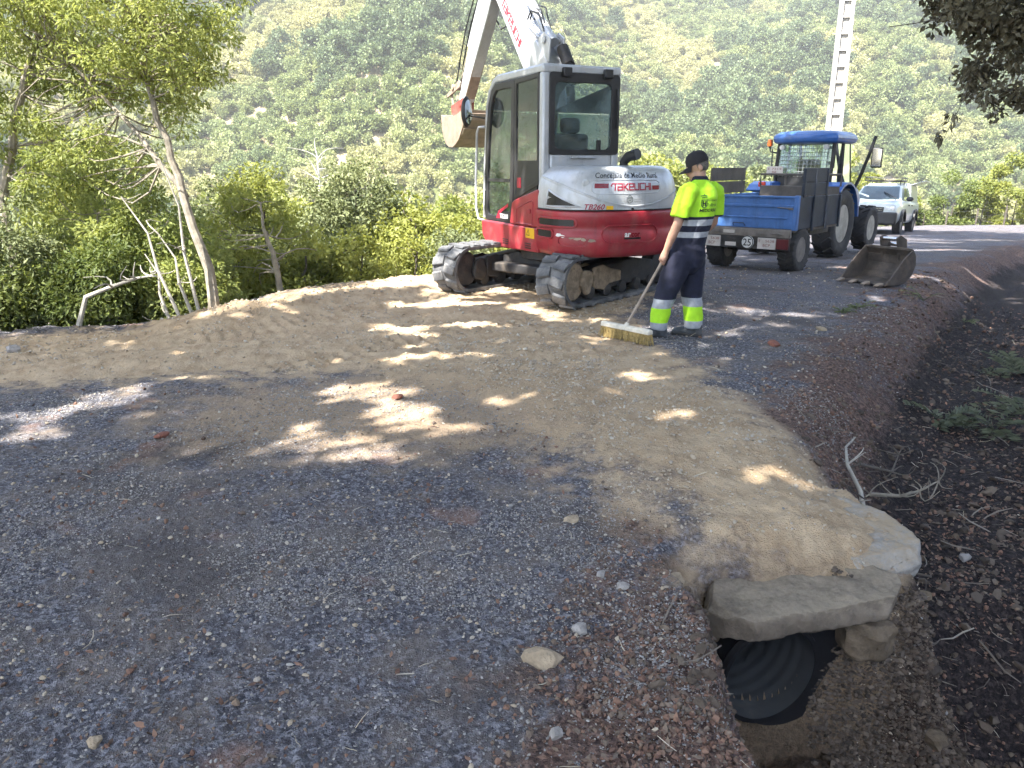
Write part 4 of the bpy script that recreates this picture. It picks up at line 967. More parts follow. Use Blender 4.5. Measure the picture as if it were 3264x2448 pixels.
mb = MB(BI); mb.tube([foot-hdw*0.045, foot+hdw*0.03], [0.030, 0.019], 10); mb.build('socket', BRH, broom)
rg = np.random.default_rng(8); mb = MB()
for i in range(46):
    for j in range(5):
        x = -0.28+0.56*i/45; y = -0.026+0.013*j; a, b_ = rg.normal(0, 0.012), rg.normal(0, 0.010)
        mb.tube([(x, y, 0.108), (x+a*.4, y+b_*.4+(y*.3), 0.06), (x+a, y+b_+y*0.5, 0.004+rg.uniform(0, 0.012))], [0.0055, 0.005, 0.0035], 4)
bo = mb.build('bristles', BRM, broom, recalc=False); bo['kind'] = 'stuff'

# ------------------------------------------------------------ wheels
TYRE = paint('tyre_rubber', (0.030, 0.029, 0.031), 0.8, var=0.25, scale=8, dust=0.5, dcol=(0.13, 0.115, 0.10))
def wheel(parent, c, r, w, rimr, rim_mat, lugs=0, lugh=0.035, name='wheel', n=36, hub=0.5, chev=35, lw=0.07):
    """tyre part with rim and tread-bar sub-parts; axis along local x"""
    mb = MB(T(*c)); h = w/2
    mb.lathe([(rimr, -h*0.72), (rimr*1.04, -h*0.86), (r*0.80, -h), (r*0.93, -h*0.97), (r*0.985, -h*0.84), (r, -h*0.5), (r, h*0.5), (r*0.985, h*0.84), (r*0.93, h*0.97), (r*0.80, h), (rimr*1.04, h*0.86), (rimr, h*0.72)], n, axis='x', close=False)
    ty = mb.build(name, TYRE, parent, smooth=40)
    mb = MB(T(*c)); mb.lathe([(rimr*1.02, -h*0.82), (rimr*0.9, -h*0.80), (rimr*0.86, -h*hub), (rimr*0.35, -h*hub*0.8), (rimr*0.3, -h*0.7), (0.0, -h*0.7)], n, axis='x'); mb.lathe([(0.0, h*0.72), (rimr*0.3, h*0.7), (rimr*0.35, h*hub*0.8), (rimr*0.86, h*hub), (rimr*0.9, h*0.80), (rimr*1.02, h*0.82)], n, axis='x')
    mb.build('rim', rim_mat, ty, smooth=40)
    if lugs:
        me = None
        for i in range(lugs):
            for s in (-1, 1):
                a = 2*math.pi*(i+(0.5 if s > 0 else 0))/lugs
                Mx = T(*c) @ Matrix.Rotation(a, 4, 'X') @ T(s*h*0.47, 0, r-0.006) @ Rz(R(s*chev))
                if me is None:
                    m0 = MB(); m0.box(-h*0.52, h*0.52, -lw/2, lw/2, 0, lugh); o = m0.build('tread_bar', TYRE, ty, 0.006, seg=1); me = o.data
                else:
                    o = link(bpy.data.objects.new('tread_bar', me), ty); mm = o.modifiers.new('bevel', 'BEVEL'); mm.width = 0.006; mm.segments = 1
                o.matrix_local = Mx
    return ty
def part(name, mat, parent, *boxes, bevel=0.008, **k):
    mb = MB()
    for b_ in boxes: mb.box(*b_)
    return mb.build(name, mat, parent, bevel, **k)

# ------------------------------------------------------------ blue tipping trailer
BLUE = paint('trailer_blue', (0.060, 0.155, 0.40), 0.5, var=0.14, scale=5, dust=0.32, dcol=(0.20, 0.21, 0.23), streak=0.4)
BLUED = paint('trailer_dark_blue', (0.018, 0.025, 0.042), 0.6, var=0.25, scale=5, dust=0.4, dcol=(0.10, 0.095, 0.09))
GREYM = paint('trailer_frame', (0.17, 0.15, 0.135), 0.7, var=0.25, scale=8, dust=0.4, dcol=(0.26, 0.22, 0.18))
BOARD = paint('board_sheet', (0.105, 0.092, 0.082), 0.75, var=0.25, scale=4, dust=0.35, dcol=(0.17, 0.14, 0.12))
PLATE = paint('plate_white', (0.52, 0.48, 0.45), 0.5, var=0.12, scale=9)
PLTXT = paint('plate_red', (0.20, 0.06, 0.05), 0.5); LAMPR = paint('lamp_red', (0.10, 0.02, 0.022), 0.3, var=0.2); WHITEM = paint('sign_white', (0.66, 0.66, 0.64), 0.5, var=0.08)
HEAD = R(-40.5)
tz = gz(3.97, 12.6)
trl = empty('trailer', (3.97, 12.6, tz), HEAD, 'blue tipping trailer with a round 25 sign hitched behind the tractor', 'trailer')
W2 = 0.72; Y0 = -0.36; Y1 = 1.55
part('floor', GREYM, trl, (-W2+.03, W2-.03, Y0+.04, Y1, 0.62, 0.665))
tg = part('tailgate', BLUE, trl, (-W2+.035, W2-.035, Y0-.03, Y0+.01, 0.675, 1.145))
part('ridge', BLUE, tg, (-W2+.03, W2-.03, Y0-.048, Y0-.028, 0.995, 1.035), bevel=0.006)
part('ridge', BLUE, tg, (-W2+.10, W2-.12, Y0-.044, Y0-.028, 0.825, 0.85), bevel=0.006)
part('rim_rail', BLUE, tg, (-W2+.02, W2-.03, Y0-.05, Y0+.02, 1.135, 1.165), bevel=0.006)
mb = MB(); mb.tube([(-0.26, Y0-.035, 0.70), (-0.25, Y0-.06, 0.745), (-0.08, Y0-.06, 0.745), (-0.06, Y0-.035, 0.70)], 0.007, 6); mb.build('handle', BLUED, tg)
mb = MB(); mb.tube([(0.44, Y0-.045, 0.995), (0.62, Y0-.055, 0.99), (0.72, Y0-.03, 1.0)], 0.008, 6); mb.tube([(0.60, Y0-.05, 0.98), (0.74, Y0-.03, 0.965)], 0.008, 6); mb.build('latch', GREYM, tg)
for s in (-1, 1):
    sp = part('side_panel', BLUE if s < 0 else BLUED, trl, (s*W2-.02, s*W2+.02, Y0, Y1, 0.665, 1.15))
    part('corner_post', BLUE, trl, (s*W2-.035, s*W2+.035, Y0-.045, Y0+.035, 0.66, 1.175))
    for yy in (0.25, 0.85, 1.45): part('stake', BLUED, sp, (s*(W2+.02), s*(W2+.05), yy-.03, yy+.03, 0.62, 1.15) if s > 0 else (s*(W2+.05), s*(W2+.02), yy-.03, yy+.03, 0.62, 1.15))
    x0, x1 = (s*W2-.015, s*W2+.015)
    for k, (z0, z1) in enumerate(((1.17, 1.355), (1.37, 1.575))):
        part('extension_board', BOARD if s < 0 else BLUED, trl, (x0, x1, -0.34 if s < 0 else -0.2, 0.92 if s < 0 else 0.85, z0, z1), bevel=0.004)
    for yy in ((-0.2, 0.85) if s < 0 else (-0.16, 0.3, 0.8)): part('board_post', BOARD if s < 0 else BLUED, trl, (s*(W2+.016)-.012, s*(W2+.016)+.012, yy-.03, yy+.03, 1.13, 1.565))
fb = part('front_board', BOARD, trl, (-W2+.03, W2-.03, Y1-.03, Y1+.01, 0.665, 1.27))
mb = MB(); mb.tube([(-W2+.02, Y1, 1.27), (-W2+.02, Y1, 1.46), (W2-.02, Y1, 1.46), (W2-.02, Y1, 1.27)], 0.02, 8); mb.tube([(-.25, Y1, 1.27), (-.25, Y1, 1.46)], .018, 6); mb.build('headboard_rail', BOARD, fb)
mb = MB(); mb.tube([(0.25, 1.1, 0.70), (0.32, 1.1, 1.25)], 0.018, 6); mb.tube([(0.42, 1.1, 0.70), (0.34, 1.1, 1.25)], 0.018, 6); mb.tube([(0.27, 1.08, 1.31), (0.34, 1.1, 1.28), (0.46, 1.12, 1.29)], 0.022, 8); mb.build('prop_stand', GREYM, trl)
rb = part('rear_beam', GREYM, trl, (-W2-.03, W2-.02, Y0-.11, Y0-.04, 0.545, 0.668), bevel=0.012)
for x in (-0.5, 0.22): part('bracket', GREYM, rb, (x-.06, x+.06, Y0-.125, Y0-.105, 0.59, 0.625), bevel=0.004)
mb = MB(); mb.tube([(0.42, Y0-.13, 0.60), (0.52, Y0-.14, 0.615), (0.60, Y0-.13, 0.595)], 0.012, 6); mb.tube([(0.50, Y0-.12, 0.64), (0.54, Y0-.14, 0.585)], 0.010, 6); mb.build('pin', GREYM, rb)
part('chassis', M['dark'], trl, (-0.42, -0.32, Y0, 2.0, 0.48, 0.61), (0.32, 0.42, Y0, 2.0, 0.48, 0.61), (-0.1, 0.1, -0.05, 0.05, 0.30, 0.48), (-0.55, 0.55, -0.04, 0.04, 0.28, 0.36))
mb = MB(); mb.tube([(-0.37, 1.9, 0.52), (0, 2.75, 0.45)], 0.05, 8); mb.tube([(0.37, 1.9, 0.52), (0, 2.75, 0.45)], 0.05, 8); mb.build('drawbar', M['dark'], trl)
lb = part('light_board', M['dark'], trl, (-W2-.02, W2-.02, Y0-.10, Y0-.075, 0.355, 0.543), bevel=0.005)
def rear(u, v): return Vector((u, Y0-.119, v))
for x0 in (-0.71, 0.20):
    p_ = part('number_plate', PLATE, lb, (x0, x0+.29, Y0-.116, Y0-.1, 0.365, 0.535), bevel=0.003)
    place('plate_lettering', fit_text('E', x0+.02, x0+.045, 0.470, 0.508), rear, PLTXT, lb); place('plate_lettering', fit_text('5638', x0+.125, x0+.265, 0.470, 0.508), rear, PLTXT, lb); place('plate_lettering', fit_text('BCP', x0+.09, x0+.205, 0.400, 0.445), rear, PLTXT, lb)
mb = MB(); mb.lathe([(0.0, 0.0), (0.098, 0.0), (0.104, 0.006), (0.104, 0.012), (0.0, 0.012)], 36, T(0.03, Y0-.114, 0.455), 'y'); mb.build('speed_disc', WHITEM, lb)
mb = MB(); mb.lathe([(0.088, -0.003), (0.102, -0.003)], 36, T(0.03, Y0-.114, 0.455), 'y'); mb.f = [f for f in mb.f if len(f) == 4]; mb.build('disc_ring', M['decal_black'], lb, recalc=False)
place('disc_lettering', fit_text('25', -0.035, 0.095, 0.40, 0.51, bold=0.01), lambda u, v: Vector((u, Y0-.1175, v)), M['decal_black'], lb)
part('reflector', PLATE, rb, (-0.38, -0.19, Y0-.118, Y0-.105, 0.585, 0.635), bevel=0.002); part('reflector', PLATE, lb, (-0.34, -0.16, Y0-.112, Y0-.1, 0.385, 0.445), bevel=0.002)
part('tail_lamp', LAMPR, lb, (0.50, 0.69, Y0-.125, Y0-.1, 0.375, 0.53), bevel=0.008)
for s in (-1, 1): wheel(trl, (s*0.60, 0, 0.345), 0.345, 0.27, 0.19, GREYM, lugs=22, lugh=0.012, chev=20, lw=0.05)

# ------------------------------------------------------------ tractor
TBLUE = paint('tractor_blue', (0.025, 0.105, 0.36), 0.35, var=0.1, scale=3, dust=0.3, dcol=(0.20, 0.22, 0.26), coat=0.2, streak=0.3)
RIMC = paint('rim_cream', (0.36, 0.34, 0.30), 0.6, var=0.2, scale=6, dust=0.5, dcol=(0.20, 0.17, 0.14))
ORANGE = paint('beacon_orange', (0.65, 0.14, 0.03), 0.3); TGL = glass('tractor_glass', (0.55, 0.66, 0.66), 0.04)
kz = gz(5.85, 16.1)
trc = empty('tractor', (5.85, 16.1, kz), HEAD, 'blue farm tractor with caged rear window parked ahead of the trailer', 'tractor')
for s in (-1, 1):
    wheel(trc, (s*0.72, 0, 0.67), 0.655, 0.42, 0.36, RIMC, lugs=17, lugh=0.035, chev=38, lw=0.06)
    wheel(trc, (s*0.72, 2.05, 0.47), 0.455, 0.32, 0.26, RIMC, lugs=15, lugh=0.028, chev=38, lw=0.05)
    mb = MB(); P_ = []
    for i in range(9):
        w = R(8+120*i/8); P_.append((0.78*math.cos(w), 0.67+0.80*math.sin(w)))
    outer = P_; inner = [(p[0]*0.94, 0.67+(p[1]-0.67)*0.95) for p in P_]
    for i in range(8): mb.prism([outer[i], outer[i+1], inner[i+1], inner[i]], 'x', s*0.47 if s > 0 else s*0.95, s*0.95 if s > 0 else s*0.47)
    fd = mb.build('fender', TBLUE, trc, 0.0, smooth=40)
    part('tail_lamp', paint('tail_lamp_red', (0.55, 0.04, 0.03), 0.25), fd, (s*0.62-.07, s*0.62+.07, -0.50, -0.43, 1.36, 1.46), bevel=0.015)
    part('fender_inner', TBLUE, fd, (s*0.46-.02, s*0.46+.02, -0.40, 0.60, 1.0, 1.45))
part('rear_housing', M['dark'], trc, (-0.25, 0.25, -0.3, 1.2, 0.55, 0.95), (-0.5, 0.5, -0.12, 0.12, 0.55, 0.80), (-.2, .2, 1.2, 2.2, .5, .8), (-0.55, 0.55, 1.95, 2.15, 0.38, 0.52))
part('linkage', M['dark'], trc, (-0.35, -0.29, -0.75, 0.0, 0.42, 0.50), (0.29, 0.35, -0.75, 0.0, 0.42, 0.50), (-0.06, 0.06, -0.85, -0.3, 0.40, 0.48))
mb = MB(); mb.loft([[(-0.34, y, 0.75), (0.34, y, 0.75), (0.36, y, t*0.9), (0.26, y, t), (-0.26, y, t), (-0.36, y, t*0.9)] for y, t in ((1.25, 1.52), (2.0, 1.45), (2.55, 1.36), (2.75, 1.15))]); mb.build('bonnet', TBLUE, trc, 0.03)
# cab
part('cab_base', M['dark'], trc, (-0.50, 0.50, 0.05, 1.38, 0.95, 1.05))
part('rear_sill', M['black'], trc, (-0.52, 0.52, 0.02, 0.10, 1.0, 1.58))
for s in (-1, 1):
    mb = MB(); mb.tube([(s*0.53, 0.06, 1.0), (s*0.56, 0.02, 1.6), (s*0.55, 0.10, 2.24)], 0.038, 8); mb.build('rear_post', M['black'], trc)
    mb = MB(); mb.tube([(s*0.52, 1.36, 1.0), (s*0.52, 1.30, 1.5), (s*0.50, 1.10, 2.24)], 0.034, 8); mb.build('front_post', M['black'], trc)
    mb = MB(); mb.tube([(s*0.55, 0.62, 1.0), (s*0.57, 0.62, 1.6), (s*0.54, 0.64, 2.24)], 0.03, 8); mb.build('door_post', M['black'], trc)
    mb = MB(); mb.add([(s*.55, .06, 1.4), (s*.55, 1.34, 1.1), (s*.52, 1.24, 2.22), (s*.55, .1, 2.22)], [(0, 1, 2, 3)]); mb.build('side_pane', TGL, trc)
mb = MB(); mb.add([(-.54, .04, 1.56), (.54, .04, 1.56), (.53, .11, 2.22), (-.53, .11, 2.22)], [(0, 1, 2, 3)]); rp = mb.build('rear_pane', TGL, trc)
mb = MB()
for i in range(13): x = -0.48+0.96*i/12; mb.tube([(x, -0.01, 1.56), (x, 0.05, 2.18)], 0.0045, 4)
for i in range(9): z = 1.58+0.60*i/8; mb.tube([(-0.5, -0.01+0.06*(z-1.56)/.62, z), (0.5, -0.01+0.06*(z-1.56)/.62, z)], 0.0045, 4)
wg = mb.build('window_grid', paint('grid_wire', (0.30, 0.32, 0.33), 0.5), trc, recalc=False); wg['kind'] = 'stuff'
mb = MB(); mb.add([(-.5, 1.36, 1.5), (.5, 1.36, 1.5), (.48, 1.22, 2.22), (-.48, 1.22, 2.22)], [(0, 1, 2, 3)]); mb.build('windscreen', TGL, trc)
mb = MB(); rr2 = []
for z, g in ((2.20, -0.02), (2.225, 0.03), (2.30, 0.05), (2.37, 0.03), (2.425, -0.06), (2.445, -0.16)):
    x_, y0_, y1_ = 0.60+g, -0.10-g, 1.28+g; c = 0.18
    rr2.append([(-x_+c, y0_, z), (x_-c, y0_, z), (x_, y0_+c*.6, z), (x_, y1_-c, z), (x_-c, y1_, z), (-x_+c, y1_, z), (-x_, y1_-c, z), (-x_, y0_+c*.6, z)])
mb.loft(rr2); mb.build('roof', TBLUE, trc, 0.02, smooth=30)
for s in (-1, 1):
    mb = MB(); mb.lathe([(0.0, 0.0), (0.05, 0.0), (0.055, 0.02), (0.05, 0.07), (0.0, 0.09)], 14, T(s*0.44, -0.06, 2.13), 'y'); mb.build('work_lamp', paint('lamp_glass', (0.5, 0.5, 0.5), 0.2), trc)
mb = MB(); mb.lathe([(0.05, 0), (0.055, 0.02), (0.055, 0.05), (0.045, 0.13), (0.0, 0.14)], 14, T(-0.76, 0.1, 2.16)); mb.build('beacon', ORANGE, trc)
mb = MB(); mb.tube([(-0.76, 0.1, 2.16), (-0.74, 0.1, 2.05), (-0.57, 0.12, 2.02)], 0.018, 6); mb.tube([(-.66, .0, 2.1), (-.64, .02, 1.55)], .012, 6); mb.build('beacon_arm', M['black'], trc)
mb = MB(); mb.tube([(0.58, 1.30, 1.15), (0.72, 1.34, 1.55), (0.86, 1.36, 2.05), (0.93, 1.37, 2.36)], 0.035, 8); mm_ = mb.build('mirror_arm', M['black'], trc)
mb = MB(T(1.0, 1.36, 1.93) @ Rz(R(8))); mb.cbox((0, 0.02, 0), (0.21, 0.07, 0.40)); mi = mb.build('mirror', M['black'], trc, 0.03, seg=3)
mb = MB(T(1.0, 1.36, 1.93) @ Rz(R(8))); mb.box(-0.085, 0.085, -0.0185, -0.0155, -0.17, 0.17); mb.build('mirror_glass', M['mirror'], mi)
mb = MB(); mb.cbox((0.0, 0.55, 1.30), (0.46, 0.42, 0.14)); mb.cbox((0.0, 0.33, 1.62), (0.44, 0.12, 0.56)); mb.build('seat', M['seat'], trc, 0.04)
mb = MB(T(0, 1.05, 1.55) @ Matrix.Rotation(R(35), 4, 'X')); mb.lathe([(0.17, -0.012), (0.185, 0.0), (0.17, 0.012), (0.155, 0.0)], 24, close=True); mb.tube([(0, 0, -.4), (0, 0, 0)], .03, 8); mb.build('steering_wheel', M['black'], trc)
np_ = part('number_plate', PLATE, trc, (-0.72, -0.38, -0.06, -0.045, 1.60, 1.76), bevel=0.003)
place('plate_lettering', fit_text('E 7214', -0.69, -0.41, 1.69, 1.73), lambda u, v: Vector((u, -0.0625, v)), PLTXT, np_); place('plate_lettering', fit_text('BR', -0.60, -0.50, 1.62, 1.67), lambda u, v: Vector((u, -0.0625, v)), PLTXT, np_)

# ------------------------------------------------------------ pickup
WHT = paint('pickup_white', (0.46, 0.50, 0.50), 0.3, var=0.04, scale=2, dust=0.2, dcol=(0.42, 0.40, 0.35), coat=0.5)
WGL = glass('windscreen_glass', (0.25, 0.32, 0.34), 0.10, (0.32, 0.42, 0.46))
PK = (13.75, 29.3); pz = gz(*PK)
pk = empty('pickup', (PK[0], PK[1], pz), R(146), 'white pickup with roof rack and raised canopy door facing the tractor', 'pickup')
pk.rotation_euler = (R(2.6), 0, R(146))
def section(y, w, z0, zb, zs, ws, zt, wt):
    """half-profile mirrored: sill, belt, shoulder, top"""
    h = [(w*0.90, z0), (w, z0+0.14), (w, zb), (ws, zs), (wt, zt), (wt*0.55, zt+0.012)]
    return [(x, y, z) for x, z in h]+[(-x, y, z) for x, z in h[::-1]]
mb = MB(); mb.loft([section(2.55, 0.70, 0.50, 0.66, 0.72, 0.66, 0.78, 0.58), section(2.48, 0.84, 0.45, 0.86, 0.98, 0.80, 1.02, 0.72), section(2.1, 0.90, 0.40, 0.92, 1.06, 0.85, 1.10, 0.76), section(1.35, 0.91, 0.38, 0.95, 1.12, 0.86, 1.17, 0.78), section(1.25, 0.91, 0.38, 0.96, 1.12, 0.87, 1.17, 0.80), section(-1.0, 0.91, 0.38, 0.98, 1.10, 0.87, 1.13, 0.80), section(-2.6, 0.90, 0.42, 0.98, 1.10, 0.87, 1.13, 0.80)]); body = mb.build('body', WHT, pk, 0.0, smooth=45)
mb = MB(); mb.loft([[(s*w, y, z) for s, w, z in ((-1, wb, zb), (-1, wt, zt-.05), (-1, wt-.1, zt), (1, wt-.1, zt), (1, wt, zt-.05), (1, wb, zb))] for y, wb, zb, wt, zt in ((1.32, 0.80, 1.10, 0.79, 1.16), (0.60, 0.80, 1.08, 0.66, 1.66), (0.45, 0.80, 1.08, 0.65, 1.70), (-0.6, 0.80, 1.08, 0.66, 1.72), (-0.72, 0.82, 1.08, 0.68, 1.72))]); mb.build('cabin', WHT, pk, 0.0, smooth=30)
mb = MB(); mb.loft([[(s*w, y, z) for s, w, z in ((-1, 0.84, 1.08), (-1, 0.76, 1.72), (-1, 0.66, 1.80), (1, 0.66, 1.80), (1, 0.76, 1.72), (1, 0.84, 1.08))] for y in (-0.78, -2.55)]); cn = mb.build('canopy', WHT, pk, 0.02)
mb = MB(); mb.add([(-.70, 1.27, 1.19), (.70, 1.27, 1.19), (.59, .645, 1.645), (-.59, .645, 1.645)], [(0, 1, 2, 3)], T(0, .012, .014)); mb.build('windscreen', WGL, pk)
for s in (-1, 1):
    for k, pts in enumerate(([(s*.815, .98, 1.17), (s*.715, .52, 1.58), (s*.715, .15, 1.60), (s*.815, .15, 1.17)], [(s*.815, .08, 1.17), (s*.715, .08, 1.60), (s*.715, -.5, 1.62), (s*.815, -.62, 1.17)])):
        mb = MB(); mb.add(pts, [(0, 1, 2, 3)], T(s*.006, 0, 0)); mb.build('side_window', WGL, pk)
    mb = MB(T(s*1.0, 0.93, 1.22)); ball(mb, (0, 0, 0), (0.12, 0.07, 0.085)); mb.build('mirror', M['black'], pk)
    part('headlamp', paint('headlamp', (0.62, 0.64, 0.66), 0.15, var=0.3, scale=12), pk, (s*0.62-.17, s*0.62+.17, 2.44, 2.53, 0.80, 0.945), bevel=0.03)
    part('fog_lamp', paint('fog_lamp', (0.7, 0.7, 0.68), 0.2), pk, (s*0.62-.05, s*0.62+.05, 2.60, 2.635, 0.50, 0.58), bevel=0.01)
    mb = MB()
    for yc in (1.55, -1.5):
        P_ = [(yc+0.50*math.cos(R(5+170*i/10)), 0.40+0.47*math.sin(R(5+170*i/10))) for i in range(11)]
        for i in range(10): a_, b2 = P_[i], P_[i+1]; mb.prism([a_, b2, (yc+(b2[0]-yc)*.86, .40+(b2[1]-.40)*.86), (yc+(a_[0]-yc)*.86, .40+(a_[1]-.40)*.86)], 'x', s*.94-.05, s*.94+.05)
    mb.build('wheel_arch', M['black'], pk)
    for yc in (1.55, -1.5): wheel(pk, (s*0.80, yc, 0.38), 0.38, 0.26, 0.21, GREYM)
    for yy in (0.25, -0.5): part('door_handle', M['black'], pk, (s*.92-.015, s*.92+.015, yy-.1, yy+.06, 0.98, 1.02), bevel=0.004)
part('front_bumper', M['black'], pk, (-0.88, 0.88, 2.42, 2.64, 0.34, 0.76), bevel=0.05, seg=3)
gr = part('front_grille', M['black'], pk, (-0.44, 0.44, 2.50, 2.565, 0.74, 0.93), bevel=0.02)
for z in (0.80, 0.87): part('grille_bar', M['chrome'], gr, (-0.40, 0.40, 2.56, 2.575, z, z+.012), bevel=0.003)
mb = MB(); mb.tube([(-0.62, 1.33, 1.20), (-0.15, 0.95, 1.43)], 0.02, 6, M=T(0, .03, .03)); mb.build('wiper', M['black'], pk)
mb = MB(); mb.tube([(0.80, 1.15, 1.42), (0.28, 1.36, 1.24)], 0.028, 8, M=T(0, .04, .04)); mb.build('snorkel_tube', WHT, pk)
part('underbody', M['dark'], pk, (-0.6, 0.6, -2.4, 2.4, 0.32, 0.46))
rk = []
mb = MB()
for x in (-0.6, 0.6): mb.tube([(x, 0.55, 1.86), (x, -0.75, 1.88)], 0.022, 6); mb.tube([(x, 0.58, 1.97), (x, -0.78, 1.99)], 0.014, 6)
for i in range(7): y = 0.55-1.3*i/6; mb.tube([(-0.6, y, 1.86), (0.6, y, 1.86)], 0.016, 6)
for x in (-0.6, 0.6):
    for i in range(6): y = 0.55-1.3*i/5; mb.tube([(x, y, 1.86), (x, y, 1.98)], 0.010, 6)
for y in (0.58, -0.78): mb.tube([(-0.6, y, 1.975), (0.6, y, 1.985)], 0.014, 6)
for x in (-0.55, 0.55):
    for y in (0.35, -0.5): mb.tube([(x, y, 1.66), (x, y, 1.86)], 0.016, 6)
mb.build('roof_rack', M['black'], pk)
mb = MB(); mb.prism([(-0.85, 1.74), (-2.4, 1.74), (-2.4, 1.76), (-0.85, 1.76)], 'x', 0.0, 0.5, T(-.74, 0, 1.74) @ Matrix.Rotation(R(18), 4, 'Y') @ T(-0.5, 0, -1.74)); mb.build('canopy_door', WHT, cn)

# ------------------------------------------------------------ loose digging bucket on the road
LB = (4.90, 10.7); lz = gz(*LB)
lbk = empty('digging_bucket', (LB[0], LB[1], lz+0.01), R(118), 'rusty toothed digging bucket standing on the road before the tractor', 'bucket')
RUST = paint('bucket_rust', (0.085, 0.070, 0.060), 0.7, 0.15, 0.3, 6, dust=0.5, dcol=(0.22, 0.16, 0.12), bump=0.2)
prof = [(0.06, 0.012), (-0.18, 0.0), (-0.36, 0.03), (-0.47, 0.12), (-0.52, 0.25), (-0.50, 0.38), (-0.43, 0.47)]
mb = bucket_mb(prof, 0.72, [(-0.26, 0.34), (-0.12, 0.19), (-0.02, 0.08)], Matrix()); sh_ = mb.build('shell', RUST, lbk, 0.003)
for i in range(4):
    x = -0.31+0.62*i/3; mb = MB(); mb.prism([(0.05, 0.0), (0.05, 0.04), (0.10, 0.032), (0.165, 0.012), (0.165, 0.002)], 'x', x-.035, x+.035); mb.build('tooth', M['steel'], lbk, 0.004)
for x in (-0.13, 0.13): mb = MB(); mb.prism([(-0.52, 0.20), (-0.44, 0.46), (-0.40, 0.60), (-0.47, 0.64), (-0.60, 0.58), (-0.64, 0.42)], 'x', x-.014, x+.014); mb.build('ear', RUST, lbk, 0.004)
for y, z in ((-0.45, 0.585), (-0.585, 0.50)): mb = MB(); mb.tube([(-0.14, y, z), (0.14, y, z)], 0.026, 12); mb.build('pin', M['chrome'], lbk)
mb = MB(); mb.box(-0.36, 0.36, -0.45, -0.40, 0.445, 0.482); mb.build('top_bar', RUST, lbk, 0.006)

# ------------------------------------------------------------ concrete pole with windows
CONC = paint('pole_concrete', (0.44, 0.42, 0.39), 0.85, var=0.12, scale=2, bump=0.3, bscale=12)
pb = (16.1, 40.6); bz_ = gz(*pb)
pole = empty('power_pole', (pb[0], pb[1], bz_), R(-8), 'tall pale concrete power pole with ladder-like openings behind the tractor', 'pole')
H_ = 17.0
for s in (-1, 1):
    mb = MB(); mb.prism([(s*0.34-.075, -0.3), (s*0.34+.10, -0.3), (s*0.23+.09, H_), (s*0.23-.065, H_)], 'y', -0.17, 0.17); mb.build('flange', CONC, pole, 0.012)
mb = MB(); mb.prism([(-0.30, 0), (0.30, 0), (0.16, H_-.3), (-0.16, H_-.3)], 'y', -0.02, 0.02); mb.build('web', paint('pole_web', (0.30, 0.28, 0.25), 0.9, var=0.2), pole)
z = 0.2
while z < H_-.3:
    hw_ = 0.36-0.13*z/H_-.06; mb = MB(); mb.box(-hw_, hw_, -0.11, 0.11, z, z+0.11); mb.build('rung', CONC, pole, 0.01); z += 0.74
# field fence at the bend
FW = paint('fence_post_wood', (0.10, 0.085, 0.07), 0.9)
fence = empty('wire_fence', (19.0, 39.6, gz(19.0, 39.6)), 0, 'wire fence with thin wooden posts in front of the bend hedge', 'fence')
tops = []
for x, y in ((18.6, 39.0), (20.2, 39.4), (21.9, 39.65), (23.5, 39.8), (25.0, 39.9), (26.6, 40.0)):
    z_ = gz(x, y); mb = MB(T(-19.0, -39.6, -gz(19.0, 39.6))); mb.tube([(x, y, z_-.2), (x+.04, y, z_+1.15)], 0.045, 7); mb.build('post', FW, fence); tops.append((x, y, z_))
for h in (0.45, 0.75, 1.05):
    mb = MB(T(-19.0, -39.6, -gz(19.0, 39.6))); mb.tube([(x+.03, y-.045, z_+h) for x, y, z_ in tops], 0.006, 4); mb.build('wire', M['dark'], fence)

# ------------------------------------------------------------ vegetation
LEAF = {
    'ash':   leafmat('leaf_ash', (0.145, 0.185, 0.050), (0.420, 0.460, 0.165), 0.52),
    'dark':  leafmat('leaf_dark_green', (0.065, 0.095, 0.024), (0.220, 0.260, 0.078), 0.42),  # darker green leaf for some shrubs and hedge bushes
    'lime':  leafmat('leaf_lime', (0.115, 0.145, 0.030), (0.350, 0.370, 0.100), 0.42),
    'grey':  leafmat('leaf_greygreen', (0.075, 0.100, 0.045), (0.235, 0.260, 0.120), 0.30),
    'brown': leafmat('leaf_dull', (0.050, 0.046, 0.026), (0.210, 0.185, 0.120), 0.25),
    'wood':  leafmat('leaf_wood', (0.075, 0.112, 0.042), (0.310, 0.350, 0.140), 0.30, (0.42, 0.410, 0.185), 0.035, 0.55),
    'wood2': leafmat('leaf_wood_dark', (0.040, 0.070, 0.034), (0.170, 0.215, 0.095), 0.25, None, 0.03, 0.6),
}
BARK = paint('bark_pale', (0.25, 0.22, 0.175), 0.9, var=0.3, scale=9, bump=0.6, bscale=30)
BARK_D = paint('bark_dark', (0.10, 0.085, 0.07), 0.9, var=0.3, scale=9, bump=0.6, bscale=30)
BARK_DEAD = paint('bark_dead', (0.36, 0.335, 0.29), 0.9, var=0.2, scale=9, bump=0.4, bscale=30)

def unit(a): return a/np.maximum(1e-9, np.linalg.norm(a, axis=-1, keepdims=True))
def leaves(C, D, size, asp, rg, tint):
    n = len(C); D = unit(D); s = unit(np.cross(D, unit(rg.normal(size=(n, 3)))+np.array([0, 0, 0.6])))
    nn = np.cross(s, D); Ls = size*rg.uniform(0.6, 1.35, n)[:, None]; w = Ls*asp
    V = np.stack([C, C+D*Ls*0.45+s*w+nn*Ls*0.06, C+D*Ls-nn*Ls*0.08, C+D*Ls*0.45-s*w+nn*Ls*0.06], 1).reshape(-1, 3)
    F = np.arange(4*n).reshape(-1, 4)
    return V, F, np.repeat(np.clip(tint+rg.normal(0, 0.18, n), 0, 1), 4)

